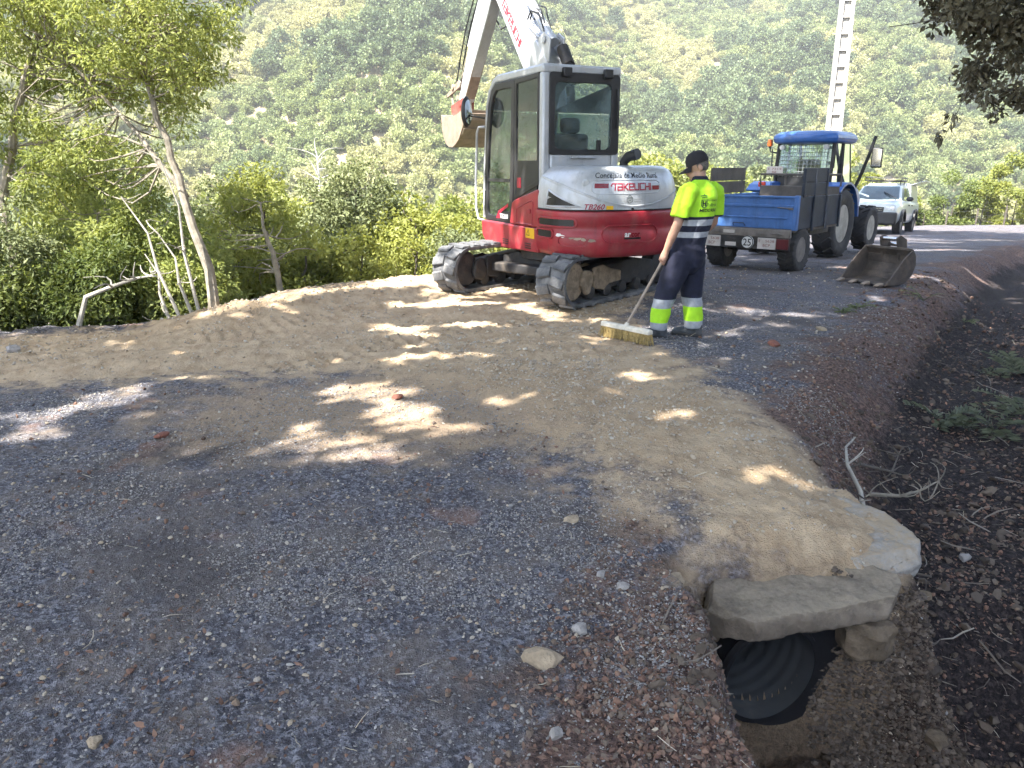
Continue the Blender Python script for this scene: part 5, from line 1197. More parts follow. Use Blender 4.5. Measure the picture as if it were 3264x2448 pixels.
def clump_leaves(centres, rad, per, size, asp, rg, droop=0.3, flat=0.75, keep=None):
    k = len(centres); C = np.repeat(centres, per, 0); rr = np.repeat(rad, per)
    off = rg.normal(size=(len(C), 3)); off = unit(off)*(rg.uniform(0, 1, len(C))**0.45)[:, None]*np.array([1, 1, flat])
    P = C+off*rr[:, None]
    D = unit(off)*0.8+rg.normal(size=P.shape)*0.6+np.array([0, 0, -droop])
    tc = np.repeat(rg.uniform(0.15, 0.85, k), per)
    if keep is not None:
        m = keep(P); P, D, tc = P[m], D[m], tc[m]
    return leaves(P, D, size, asp, rg, tc)

def limb(mb, a, b, r0, r1, rg, n=5, seg=4, bend=0.12):
    a = Vector(a); b = Vector(b); L = (b-a).length; off = Vector(rg.normal(size=3))*L*bend
    pts = []; rs = []
    for i in range(seg+1):
        t = i/seg; pts.append(a.lerp(b, t)+off*math.sin(math.pi*t)+Vector((0, 0, -L*0.05*t*(1-t)))); rs.append(r0+(r1-r0)*t)
    mb.tube(pts, rs, n); return pts

def ellipsoid_points(c, r, n, rg, shell=0.45):
    p = unit(rg.normal(size=(n, 3)))*(shell+(1-shell)*rg.uniform(0, 1, (n, 1))**0.6)
    return np.array(c)+p*np.array(r)

def plant(name, label, cat, base, trunk, crowns, per, size, asp, leaf, bark, seed, group=None, crad=(0.25, 0.5), droop=0.3, keep=None, stems=1, twig=0.006, names=('trunk', 'crown'), minz=None):
    """trunk: list of (point, radius); crowns: list of (centre, radii, clump count)"""
    rg = np.random.default_rng(seed)
    root = empty(name, base, 0, label, cat, group); B = Vector(base)
    mb = MB(); tp = []
    for tr in trunk:
        pts = [Vector(p)-B for p, r in tr]; fine = []; fr = []
        for i in range(len(pts)-1):
            for j in range(4):
                t = j/4; fine.append(pts[i].lerp(pts[i+1], t)+Vector(rg.normal(size=3))*tr[i][1]*0.25); fr.append(tr[i][1]*(1-t)+tr[i+1][1]*t)
        fine.append(pts[-1]); fr.append(tr[-1][1])
        mb.tube(fine, fr, 8); tp += list(zip(fine, fr))
    cs = np.concatenate([ellipsoid_points(c, r, n, rg) for c, r, n in crowns])
    if minz is not None: cs = cs[cs[:, 2] > minz]
    rad = rg.uniform(crad[0], crad[1], len(cs))
    A = np.array([tuple(p) for p, r in tp]); upper = A[:, 2] > A[:, 2].max()*0.25 if A[:, 2].max() > 0.3 else A[:, 2] > -99
    for c in cs:
        cc = c-np.array(base); d = np.linalg.norm(A-cc, axis=1)+0.6*np.maximum(0, A[:, 2]-cc[2])+np.where(upper, 0, 5)
        j = int(np.argmin(d)); limb(mb, tuple(A[j]), tuple(cc), min(tp[j][1]*0.5, 0.005+0.007*d[j]), twig, rg)
    mb.build(names[0], bark, root, recalc=False)
    V, F, t = clump_leaves(cs-np.array(base), rad, per, size, asp, rg, droop, keep=(lambda P: keep(P+np.array(base))) if keep else None)
    o = link(bpy.data.objects.new(names[1], np_mesh(names[1], V, F, leaf, False, dict(tint=t))), root)
    return root

def scatter(name, P, rot, scl, idx, protos, label, cat):
    """one object that instances small prototypes on points"""
    col = bpy.data.collections.new(name+'_kinds')
    for p in protos: col.objects.link(p)
    me = bpy.data.meshes.new(name); me.vertices.add(len(P)); me.vertices.foreach_set('co', np.ascontiguousarray(P, np.float32).ravel())
    a = me.attributes.new('rot', 'FLOAT_VECTOR', 'POINT'); a.data.foreach_set('vector', np.ascontiguousarray(rot, np.float32).ravel())
    a = me.attributes.new('scl', 'FLOAT_VECTOR', 'POINT'); a.data.foreach_set('vector', np.ascontiguousarray(scl, np.float32).ravel())
    a = me.attributes.new('idx', 'INT', 'POINT'); a.data.foreach_set('value', np.ascontiguousarray(idx, np.int32))
    o = link(bpy.data.objects.new(name, me)); tag(o, label, cat, kind='stuff')
    ng = bpy.data.node_groups.new(name, 'GeometryNodeTree')
    ng.interface.new_socket('Geometry', in_out='INPUT', socket_type='NodeSocketGeometry')
    ng.interface.new_socket('Geometry', in_out='OUTPUT', socket_type='NodeSocketGeometry')
    N, L = ng.nodes, ng.links
    gi = N.new('NodeGroupInput'); go = N.new('NodeGroupOutput')
    ci = N.new('GeometryNodeCollectionInfo'); ci.inputs['Collection'].default_value = col
    ci.inputs['Separate Children'].default_value = True; ci.inputs['Reset Children'].default_value = True
    ip = N.new('GeometryNodeInstanceOnPoints'); ip.inputs['Pick Instance'].default_value = True
    def na(nm, ty):
        n = N.new('GeometryNodeInputNamedAttribute'); n.data_type = ty; n.inputs['Name'].default_value = nm
        return next(s for s in n.outputs if s.enabled and s.name == 'Attribute')
    L.new(gi.outputs[0], ip.inputs['Points']); L.new(ci.outputs[0], ip.inputs['Instance'])
    L.new(na('idx', 'INT'), ip.inputs['Instance Index']); L.new(na('rot', 'FLOAT_VECTOR'), ip.inputs['Rotation']); L.new(na('scl', 'FLOAT_VECTOR'), ip.inputs['Scale'])
    L.new(ip.outputs[0], go.inputs[0])
    md = o.modifiers.new('scatter', 'NODES'); md.node_group = ng
    return o

def proto(name, me): return bpy.data.objects.new(name, me)

# ---- the wood on the far hillside (one mass)
def wood():
    rg = np.random.default_rng(21); protos = []
    for k in range(6):
        nb = 13; cs = ellipsoid_points((0, 0, 2.3), (1.55, 1.55, 1.25), nb, rg, 0.75)
        V, F, t = clump_leaves(cs, rg.uniform(0.75, 1.15, nb), 80, 0.42, 0.42, rg, 0.05, 0.8)
        protos.append(proto('wood_tree', np_mesh('wood_tree', V, F, LEAF['wood'], False, dict(tint=t))))
    dark = []
    for k in range(5):
        nb = 15; cs = ellipsoid_points((0, 0, 3.0), (1.6, 1.6, 1.9), nb, rg, 0.7)
        V, F, t = clump_leaves(cs, rg.uniform(0.7, 1.15, nb), 85, 0.42, 0.42, rg, 0.05, 0.8)
        dark.append(proto('wood_tree', np_mesh('wood_tree', V, F, LEAF['wood2'], False, dict(tint=t))))
    th = rg.uniform(R(-41), R(41), 160000); r = np.sqrt(rg.uniform(40**2, 300**2, 160000))
    x = r*np.sin(th); y = r*np.cos(th)
    z = ground_z(x, y, False); n = poly_dist(LEFT, x, y)
    bare = fbm(x*0.03, y*0.03, 3, 77)+0.6*fbm(x*0.11, y*0.11, 2, 78)
    isd = (fbm(x*0.045+7, y*0.045, 3, 83)+0.7*fbm(x*0.14, y*0.14, 2, 84)) > 0.24
    for kind, g, pr, lo, hi, nm, lab in ((False, 2.05, protos, 0.36, 0.80, 'hillside_wood', 'dense sunlit scrub and broadleaf wood covering the far hillside'), (True, 2.5, dark, 0.50, 1.05, 'hillside_grove', 'darker taller groves scattered over the far hillside')):
        ok = (n > 22) & (bare < 0.62) & (isd == kind); key = {}; sel = []
        for i in np.nonzero(ok)[0]:                       # even spacing on a grid
            q = (int(x[i]//g), int(y[i]//g))
            if q in key: continue
            key[q] = 1; sel.append(i)
        sel = np.array(sel); m = len(sel)
        s = rg.uniform(lo, hi, m)*(0.9+0.35*vnoise(x[sel]*0.05, y[sel]*0.05, 9))
        rot = np.stack([rg.normal(0, 0.1, m), rg.normal(0, 0.1, m), rg.uniform(0, 6.28, m)], 1)
        scl = np.stack([s, s*rg.uniform(0.8, 1.2, m), s*rg.uniform(0.75, 1.3, m)], 1)
        scatter(nm, np.stack([x[sel], y[sel], z[sel]-0.3], 1), rot, scl, rg.integers(0, len(pr), m), pr, lab, 'wood')
wood()

def on(x, y, dz=-0.05): return (x, y, gz(x, y)+dz)

# ---- trees along the drop on the left
b = on(-3.28, 8.45)
plant('ash_tree', 'pale-trunked leaning tree with dead side stems at the road edge', 'tree', b,
      [[((-3.28, 8.45, b[2]), 0.066), ((-3.42, 8.45, 0.9), 0.050), ((-3.60, 8.5, 1.6), 0.040), ((-3.80, 8.55, 2.4), 0.030), ((-3.95, 8.7, 3.6), 0.02)],
       [((-3.50, 8.5, 1.2), 0.032), ((-4.0, 8.6, 1.9), 0.024), ((-4.7, 8.8, 2.6), 0.014)]],
      [((-4.2, 9.0, 3.5), (1.35, 1.2, 1.4), 190), ((-3.55, 8.6, 2.75), (0.55, 0.5, 0.75), 55), ((-4.6, 9.2, 1.9), (1.1, 0.7, 0.7), 40)], 95, 0.060, 0.21, LEAF['ash'], BARK, 101, crad=(0.10, 0.26), droop=0.5, twig=0.003)
b = on(-5.9, 9.0)
plant('ash_tree', 'tree with a white forking branch at the left margin', 'tree', b,
      [[((-5.9, 9.0, b[2]), 0.07), ((-5.80, 9.0, 1.2), 0.055), ((-5.4, 9.0, 2.3), 0.04), ((-4.9, 9.0, 3.3), 0.02)], [((-5.75, 9.0, 1.2), 0.045), ((-6.2, 8.9, 2.4), 0.03), ((-6.5, 9, 3.4), 0.02)]],
      [((-5.9, 9.2, 3.5), (1.6, 1.2, 1.4), 200), ((-5.4, 9.2, 1.9), (1.1, 0.7, 0.8), 40)], 95, 0.060, 0.22, LEAF['ash'], BARK, 102, crad=(0.10, 0.26), droop=0.45, twig=0.003)
b = on(-2.95, 9.75)
plant('sapling', 'thin pale sapling stub right of the leaning tree', 'tree', b,
      [[((-2.86, 9.6, b[2]), 0.045), ((-2.96, 9.65, 0.40), 0.034), ((-3.08, 9.7, 0.8), 0.02), ((-3.12, 9.8, 1.1), 0.01)]],
      [((-3.35, 10.2, 0.6), (0.9, 0.5, 0.7), 18)], 60, 0.085, 0.26, LEAF['lime'], BARK, 103, crad=(0.10, 0.22))
# dark undergrowth below them
UNDER = [(-4.1, 9.3, 1.25, 0.75, 'ash', 'leafy shrub directly behind the leaning pale trunk'),
         (-5.0, 9.2, 1.55, 0.8, 'ash', 'tall green shrub between the leaning tree and the left margin'),
         (-5.7, 8.7, 1.15, 0.75, 'grey', 'pale-leaved shrub at the left margin of the road edge'),
         (-4.6, 8.55, 0.75, 0.55, 'dark', 'low dark shrub above the fallen dead branch'),
         (-3.9, 8.9, 0.5, 0.5, 'ash', 'low leafy shrub at the foot of the leaning tree'),
         (-5.6, 8.2, 0.55, 0.5, 'dark', 'low dark-leaved shrub at the left end of the road edge')]
for i, (x, y, top, r, k, lab) in enumerate(UNDER):
    b = on(x, y); h = top-b[2]
    plant('shrub', lab, 'shrub', b, [[(b, 0.03), ((x+0.1, y, b[2]+h*0.5), 0.02), ((x+0.15, y, b[2]+h*0.8), 0.012)], [(b, 0.025), ((x-0.25, y, b[2]+h*0.55), 0.012)], [(b, 0.02), ((x+0.3, y+0.1, b[2]+h*0.5), 0.012)]],
          [((x, y, b[2]+h*0.55), (r, r*0.8, h*0.45), int(40*r/0.6))], 230, 0.062, 0.24, LEAF[k], BARK, 200+i, 'shrubs under the left trees', crad=(0.16, 0.34), names=('stem', 'foliage'), droop=0.35)
# sunlit bushes below the berm and beyond
MID = [(-3.7, 11.3, 1.35, 0.85, 'lime', 'tall yellow-green bush behind the pale sapling stub'),
       (-2.75, 13.2, 1.62, 1.0, 'grey', 'tallest rounded bush midway between sapling and excavator'),
       (-1.75, 13.0, 1.0, 0.8, 'lime', 'sunlit bush left of the raised digging bucket'),
       (-0.7, 13.8, 0.75, 0.8, 'lime', 'sunlit bush behind the excavator door'),
       (-3.05, 10.9, 0.55, 0.6, 'lime', 'low bright bush just beyond the sapling stub'),
       (-2.35, 11.4, 0.5, 0.6, 'lime', 'low bright bush above the middle of the sandy berm'),
       (-1.6, 11.9, 0.45, 0.55, 'lime', 'low bright bush at the right end of the sandy berm'),
       (-0.9, 12.4, 0.5, 0.55, 'grey', 'low bush behind the far crawler track'),
       (0.1, 13.6, 0.6, 0.7, 'lime', 'low bush hidden behind the excavator body'),
       (-4.6, 12.4, 1.5, 1.0, 'grey', 'pale bush seen through the left trees'),
       (-6.2, 11.5, 2.0, 1.2, 'lime', 'large bright bush behind the left margin trees'),
       (2.6, 17.6, 0.5, 0.8, 'lime', 'bush beyond the road behind the sweeping worker'),
       (4.6, 20.6, 0.4, 0.9, 'lime', 'bush beyond the road left of the tractor')]
for i, (x, y, top, r, k, lab) in enumerate(MID):
    b = on(x, y); h = top-b[2]
    plant('bush', lab, 'bush', b, [[(b, 0.04), ((x+0.1, y, b[2]+h*0.5), 0.028), ((x+0.15, y, b[2]+h*0.85), 0.012)], [(b, 0.03), ((x-0.35*r, y, b[2]+h*0.6), 0.012)], [(b, 0.03), ((x+0.45*r, y+0.1, b[2]+h*0.6), 0.012)]],
          [((x, y, b[2]+h*0.56), (r, r*0.9, h*0.46), int(40*r*max(1, h/1.6)))], 210, 0.060+0.008*(i % 3), 0.30, LEAF[k], BARK_D, 300+i, 'bushes below the road edge', crad=(0.18, 0.38), names=('stem', 'foliage'))
BIG = [(-9, 27, 1.2, 2.6, 'lime', 'rounded valley tree beyond the left trees'), (-4.5, 25, -0.2, 2.2, 'grey', 'rounded valley tree left of the excavator'), (-1.5, 30, 0.2, 2.4, 'lime', 'valley tree behind the excavator mirror'),
       (2.2, 30, 1.0, 2.3, 'lime', 'yellow-green valley tree right of the excavator cab'), (5.6, 34, 1.6, 2.6, 'lime', 'valley tree behind the worker in the cap'), (-14, 30, 1.5, 3.0, 'grey', 'large valley tree at far left'),
       (8.5, 36, 1.3, 2.3, 'lime', 'valley tree left of the tractor cab roof'), (-6, 36, 0.8, 2.8, 'grey', 'grey-green valley tree above the mid bushes'), (12.5, 42, 1.5, 2.3, 'grey', 'valley tree behind the tractor cab')]
for i, (x, y, top, r, k, lab) in enumerate(BIG):
    b = on(x, y); h = top-b[2]
    plant('valley_tree', lab, 'tree', b, [[(b, 0.14), ((x+0.1, y, b[2]+h*0.5), 0.10), ((x+0.2, y, b[2]+h*0.9), 0.04)]],
          [((x, y, top-r*0.95), (r, r, r), 46), ((x, y, top-r*2.4), (r*0.8, r*0.8, r), 22)], 230, 0.19, 0.40, LEAF[k], BARK_D, 400+i, 'trees on the valley slope', crad=(0.45, 0.85))
# hedge at the bend behind the pickup
HEDGE = [(17.0, 39.4, 2.0, 1.5, 'lime', 'bright yellow bush behind the pickup roof rack'), (19.6, 40.3, 0.7, 1.1, 'lime', 'hedge bush right beside the pickup'), (21.2, 40.6, 0.35, 0.95, 'dark', 'dark-leaved hedge bush second from the pickup'),
         (22.7, 40.8, 1.3, 1.2, 'dark', 'tall dark hedge bush at the bend'), (24.4, 41, 0.8, 1.2, 'lime', 'hedge bush right of the tall dark one'), (26.2, 41.2, 1.9, 1.5, 'lime', 'brightest hedge bush at the right margin'), (28.4, 41.4, 1.2, 1.5, 'lime', 'hedge bush at the frame edge on the bend'), (14.6, 37.5, 1.0, 1.3, 'lime', 'bush between tractor mirror and pickup')]
for i, (x, y, top, r, k, lab) in enumerate(HEDGE):
    b = on(x, y); h = top-b[2]
    plant('hedge_bush', lab, 'bush', b, [[(b, 0.05), ((x+0.1, y, b[2]+h*0.6), 0.02)], [(b, 0.04), ((x-0.4, y, b[2]+h*0.6), 0.015)]],
          [((x, y, b[2]+h*0.52), (r, r*0.8, h*0.5), int(22*r))], 230, 0.13, 0.35, LEAF[k], BARK_D, 500+i, 'hedge at the road bend', crad=(0.25, 0.5), names=('stem', 'foliage'))

# ---- the canopy that shades the road: its gaps let the sun patches through
DAP = [(-1.05, 5.25, .42, .26), (-0.72, 4.75, .30, .22), (-0.42, 4.45, .26, .20), (-1.05, 4.2, .36, .16), (-0.75, 4.02, .3, .12), (-1.94, 3.8, .10, .20), (-1.80, 4.15, .14, .10), (-1.62, 3.7, .13, .16),
       (-3.1, 4.7, .35, .16), (-2.8, 4.3, .30, .13), (-2.75, 5.3, .28, .10), (-2.6, 5.05, .18, .08), (-0.05, 4.85, .12, .14), (0.12, 4.55, .08, .08), (-0.05, 4.4, .1, .06), (1.05, 4.5, .18, .16), (1.32, 3.68, .24, .16), (1.55, 3.85, .10, .08),
       (0.68, 5.2, .16, .10), (-0.9, 9.0, .42, .30), (-0.42, 7.9, .28, .12), (-1.15, 7.7, .40, .16), (-0.95, 7.3, .3, .1), (-0.68, 6.3, .22, .12), (-0.2, 6.2, .15, .1), (0.52, 5.9, .2, .12), (0.98, 5.6, .2, .1), (2.4, 7.9, .5, .10), (2.0, 7.4, .25, .08), (1.55, 7.6, .3, .10),
       (2.6, 8.6, .4, .1), (3.4, 8.4, .4, .1), (1.9, 8.9, .35, .12), (5.6, 13.0, .5, .15), (6.0, 11.6, .4, .12), (9.5, 17.5, 1.0, .3), (11, 21, 1.2, .5), (4.7, 14.4, .5, .2), (-0.4, 3.95, .2, .1), (-1.3, 4.55, .15, .12), (0.2, 5.0, .08, .06)]
def lit(x, y):
    m = np.zeros(x.shape, bool)
    wx = x+0.13*fbm(x*5, y*5, 3, 3); wy = y+0.13*fbm(x*5, y*5, 3, 4)
    for cx, cy_, rx, ry in DAP: m |= ((wx-cx)/(rx*0.90+0.06))**2+((wy-cy_)/(max(ry, 0.7*min(rx, 0.6))*0.90+0.06))**2 < 1
    n = poly_dist(LEFT, x, y)
    m |= ((n > -0.45) & (x > -3.3)) | (n > 0.1)
    m |= (y > 31)
    m |= (fbm(x*2.1, y*2.1, 2, 12) > 0.43) & (y > 3.7) & (y < 9.5) & (x < 1.0)
    m |= (fbm(x*1.1, y*1.6, 2, 8) > 0.50) & (y > 5.5)
    return m
def keep_shade(P):
    t = P[:, 2]/SUN.z; gx = P[:, 0]-SUN.x*t; gy = P[:, 1]-SUN.y*t+0.03
    # stay clear of the picture and of the lit machines
    el = np.arctan2(P[:, 2]-CAM_H, np.maximum(0.1, P[:, 1])); inview = (P[:, 1] > 0.3) & (np.abs(P[:, 0]) < 0.8*P[:, 1]+1.2) & (el < R(17))
    return ~lit(gx, gy) & ~inview
CAN = [((-9.5, -3.0), [((-5.0, -1.5, 8.6), (3.8, 4.0, 1.8), 250)], 'broad shade tree left behind the viewpoint'),
       ((-10.5, 4.0), [((-5.8, 2.8, 8.4), (3.0, 2.6, 1.6), 130)], 'shade tree beside the road left of the picture'),
       ((3.8, -4.5), [((-0.8, -2.2, 8.4), (3.4, 3.8, 1.7), 220)], 'shade tree on the bank behind the viewpoint'),
       ((8.6, 4.4), [((-0.2, 3.0, 8.6), (3.2, 3.0, 1.5), 170), ((3.8, 4.5, 8.8), (2.8, 3.0, 1.5), 130)], 'bank tree reaching over the road on the right'),
       ((11.5, 9.0), [((3.6, 9.4, 8.8), (3.4, 3.2, 1.4), 150), ((0.2, 7.0, 8.6), (2.2, 1.8, 1.2), 60)], 'bank tree reaching over the tractor'),
       ((7.6, -2.0), [((2.6, -0.6, 7.6), (3.2, 3.2, 1.5), 190)], 'shade tree over the ditch right behind the viewpoint'),
       ((17.0, 14.0), [((8.5, 13.0, 9.2), (3.8, 3.8, 1.5), 150), ((11.0, 20.5, 10.2), (4.0, 3.8, 1.4), 140)], 'farthest bank tree reaching over the road')]
for i, (bxy, cr, lab) in enumerate(CAN):
    cr = [((c[0]-1.0, c[1]+0.6, c[2]), r, k) for c, r, k in cr]
    b = on(*bxy); c0 = cr[0][0]
    plant('shade_tree', lab, 'tree', b, [[(b, 0.24), ((bxy[0]*0.85+c0[0]*0.15, bxy[1]*0.85+c0[1]*0.15, 5.0), 0.17), ((bxy[0]*0.4+c0[0]*0.6, bxy[1]*0.4+c0[1]*0.6, 8.2), 0.09), (c0, 0.04)]],
          cr, 125, 0.20, 0.40, LEAF['ash'], BARK_D, 600+i, 'trees shading the road', crad=(0.5, 0.95), keep=keep_shade, twig=0.008)
# low branch of a bank tree hanging into the top right corner
b = on(6.6, 6.2)
plant('bank_tree', 'dark overhanging tree branches at the top right corner', 'tree', b,
      [[(b, 0.16), ((6.0, 6.4, 3.2), 0.11), ((4.6, 6.6, 3.5), 0.05), ((3.7, 6.8, 3.0), 0.02)], [((4.6, 6.6, 3.4), 0.02), ((3.6, 6.8, 2.70), 0.005), ((3.1, 6.9, 2.64), 0.003)], [((4.6, 6.6, 3.3), 0.02), ((4.3, 6.8, 2.6), 0.008), ((4.15, 6.9, 2.0), 0.003)]],
      [((4.05, 6.8, 3.0), (0.62, 0.5, 0.55), 85), ((4.2, 6.9, 2.35), (0.42, 0.4, 0.48), 60), ((3.7, 6.8, 2.85), (0.35, 0.4, 0.3), 26), ((4.6, 6.8, 3.0), (0.6, 0.6, 0.6), 40)], 46, 0.058, 0.28, LEAF['brown'], BARK_D, 700, crad=(0.06, 0.17), droop=0.5, twig=0.002)
plant('hanging_twig', 'thin hanging twig with a few dark leaves below the top right branches', 'twig', (4.05, 6.9, 2.50),
      [[((4.05, 6.9, 2.50), 0.004), ((3.85, 6.9, 2.25), 0.003), ((3.78, 6.9, 2.0), 0.003), ((3.68, 6.9, 1.75), 0.002)]],
      [((3.75, 6.9, 1.95), (0.03, 0.03, 0.08), 2), ((3.68, 6.9, 1.80), (0.05, 0.03, 0.05), 2)], 8, 0.075, 0.22, LEAF['brown'], BARK_D, 701, crad=(0.03, 0.06), droop=1.2, twig=0.002)

# ------------------------------------------------------------ culvert
STONE = stonemat('slab_stone', (0.165, 0.135, 0.105), (0.30, 0.25, 0.185), 0.75)
STONE_L = stonemat('pale_stone', (0.29, 0.275, 0.255), (0.34, 0.265, 0.18), 1.0, 0.25)
STONE_B = stonemat('brown_stone', (0.15, 0.115, 0.08), (0.22, 0.17, 0.12), 0.5)
PIPE = paint('black_pipe', (0.012, 0.012, 0.014), 0.45, var=0.2, scale=6, dust=0.2, dcol=(0.06, 0.055, 0.05))
PIPE_IN = paint('pipe_lining', (0.060, 0.063, 0.067), 0.6, var=0.1, scale=5, dust=0.2)
def stone_mesh(outline, z0, z1, tilt=(0, 0), amp=0.02, voxel=0.022, seed=0, fs=7):
    """irregular slab: outline in x,y, rounded and chipped"""
    c = np.mean(outline, axis=0); mb = MB(); n = len(outline)
    rings = []
    for z, k in ((z0, 0.96), (z0+(z1-z0)*0.3, 1.0), (z0+(z1-z0)*0.85, 1.0), (z1, 0.975)):
        rings.append([(c[0]+(p[0]-c[0])*k, c[1]+(p[1]-c[1])*k, z+(p[0]-c[0])*tilt[0]+(p[1]-c[1])*tilt[1]) for p in outline])
    mb.loft(rings); me = fused(mb, voxel, 0)
    n = len(me.vertices); co = np.empty(n*3, np.float32); no = np.empty(n*3, np.float32); me.vertices.foreach_get('co', co); me.vertices.foreach_get('normal', no); co = co.reshape(-1, 3); no = no.reshape(-1, 3)
    rc = np.random.default_rng(seed+400); cc = co.mean(0)
    for k in range(26):                                   # split faces and broken corners
        nv = rc.normal(size=3); nv[2] *= 0.55; nv = nv/np.linalg.norm(nv); h = (co-cc)@nv; e = h-h.max()*rc.uniform(0.80, 0.95); co = co-np.maximum(0, e)[:, None]*nv
    d = fbm(co[:, 0]*fs+co[:, 2]*fs*1.7, co[:, 1]*fs-co[:, 2]*fs, 5, seed, 0.6); d = d+0.5*np.abs(fbm(co[:, 0]*fs*.6, co[:, 1]*fs*.6+co[:, 2]*fs, 3, seed+50))
    co = co+no*(amp*d+0.010*fbm(co[:, 0]*22+co[:, 2]*15, co[:, 1]*22-co[:, 2]*19, 3, seed+9))[:, None]; me.vertices.foreach_set('co', np.ascontiguousarray(co, np.float32).ravel()); me.update(); return me
def stone(name, label, outline, z0, z1, mat, **k):
    c = np.mean(outline, axis=0); me = stone_mesh([(p[0]-c[0], p[1]-c[1]) for p in outline], 0, z1-z0, **k)
    o = mobj(name, me, mat, None); o.location = (c[0], c[1], z0); return tag(o, label, 'stone slab')
stone('stone_slab', 'long grey stone slab roofing the mouth of the culvert pipe', [(0.66, 2.57), (0.70, 2.86), (0.95, 3.0), (1.50, 3.0), (1.84, 2.95), (1.83, 2.79), (1.62, 2.71), (1.2, 2.64), (0.90, 2.57)], -0.205, -0.115, STONE, tilt=(0.02, 0.05), seed=3, amp=0.018, voxel=0.011, fs=6)
stone('stone_slab', 'large pale sand-covered slab with a white edge above the culvert', [(1.05, 3.10), (1.0, 3.42), (1.30, 3.74), (1.70, 3.62), (1.84, 3.20), (1.80, 2.95), (1.66, 2.83), (1.52, 2.86), (1.42, 3.0)], -0.17, -0.055, STONE_L, tilt=(0.02, 0.03), seed=5, amp=0.018, voxel=0.012, fs=5)
stone('stone_block', 'brown block wedged under the right end of the slab', [(1.33, 2.72), (1.36, 2.88), (1.56, 2.90), (1.60, 2.78), (1.48, 2.68)], -0.40, -0.235, STONE_B, seed=7, amp=0.03, voxel=0.014, tilt=(-0.2, 0))['category'] = 'stone'
stone('stone_block', 'dark block under the left end of the slab', [(0.80, 2.70), (0.82, 2.86), (1.00, 2.88), (1.02, 2.78), (0.92, 2.70)], -0.31, -0.225, STONE_B, seed=9, amp=0.03, voxel=0.014)['category'] = 'stone'
pd = Vector(PIPE_D); PM = T(*PIPE_A) @ pd.to_track_quat('Z', 'Y').to_matrix().to_4x4()
cul = empty('culvert_pipe', tuple(PIPE_A), 0, 'black plastic drain pipe opening into the pit under the slab', 'pipe')
PL = T(*[-v for v in PIPE_A]) @ PM
mb = MB(PL); mb.lathe([(PIPE_R-.014, 0.0), (PIPE_R+.004, 0.0), (PIPE_R+.012, 0.02), (PIPE_R+.004, 0.05), (PIPE_R+.004, 3.2)], 48); mb.f = [f for f in mb.f if len(f) == 4]; mb.build('outer_wall', PIPE, cul)
mb = MB(PL); mb.lathe([(PIPE_R-.016, 0.0), (PIPE_R-.016, 0.04)]+[(PIPE_R-.012-(0.0035 if i % 4 in (0, 1) else 0.0), 0.05+0.0165*i) for i in range(60)]+[(PIPE_R-.02, 3.2), (0.0, 3.2)], 48); mb.f = [f for f in mb.f if len(f) == 4]; mb.build('lining', PIPE_IN, cul, recalc=False)
# broken sleeve behind the mouth: reaches out to the right of the pipe
zax = pd.normalized(); xax = Vector((0.953, 0.301, 0.0)).normalized(); yax = zax.cross(xax).normalized(); CB = Matrix((xax, yax, zax)).transposed().to_4x4()
mb = MB(CB); oc = Vector((0.12, 0.02)) if yax.z < 0 else Vector((0.12, -0.02)); ri = []; ro = []; re_ = []; OR_ = PIPE_R+0.05
for k in range(56):
    w = 2*math.pi*k/56; d = Vector((math.cos(w), math.sin(w))); bq = d.dot(oc); ro_ = max(PIPE_R+0.012, bq+math.sqrt(max(0, bq*bq-oc.length_squared+OR_*OR_)))
    ri.append((d.x*(PIPE_R+.003), d.y*(PIPE_R+.003), 0.035)); ro.append((d.x*ro_, d.y*ro_, 0.03)); re_.append((d.x*ro_, d.y*ro_, 0.5))
mb.loft([ri, ro, re_], caps=(False, False)); mb.build('sleeve', PIPE, cul, smooth=40)

# ------------------------------------------------------------ loose stones and clods one can pick out
def rock_mesh(seed, size, sq=(1, 1, 0.7), cuts=12, sub=2, rough=0.05):
    rg = np.random.default_rng(seed); bm = bmesh.new(); bmesh.ops.create_icosphere(bm, subdivisions=sub, radius=1.0)
    N_ = unit(rg.normal(size=(cuts, 3))); D_ = rg.uniform(0.55, 0.9, cuts)
    for v in bm.verts:
        p = np.array(v.co)
        for n_, d_ in zip(N_, D_):
            e = p@n_-d_
            if e > 0: p = p-n_*e
        v.co = Vector(p*np.array(sq)*size*(1+rg.normal(0, rough)))
    me = bpy.data.meshes.new('rock'); bm.to_mesh(me); bm.free(); return me
GREYROCK = paint('grey_rock', (0.30, 0.28, 0.265), 0.9, var=0.25, scale=25, bump=0.6, bscale=90)
REDROCK = paint('red_rock', (0.21, 0.085, 0.060), 0.9, var=0.25, scale=25, bump=0.6, bscale=90)
TANROCK = paint('tan_clod', (0.34, 0.27, 0.19), 0.95, var=0.2, scale=25, bump=0.7, bscale=80)
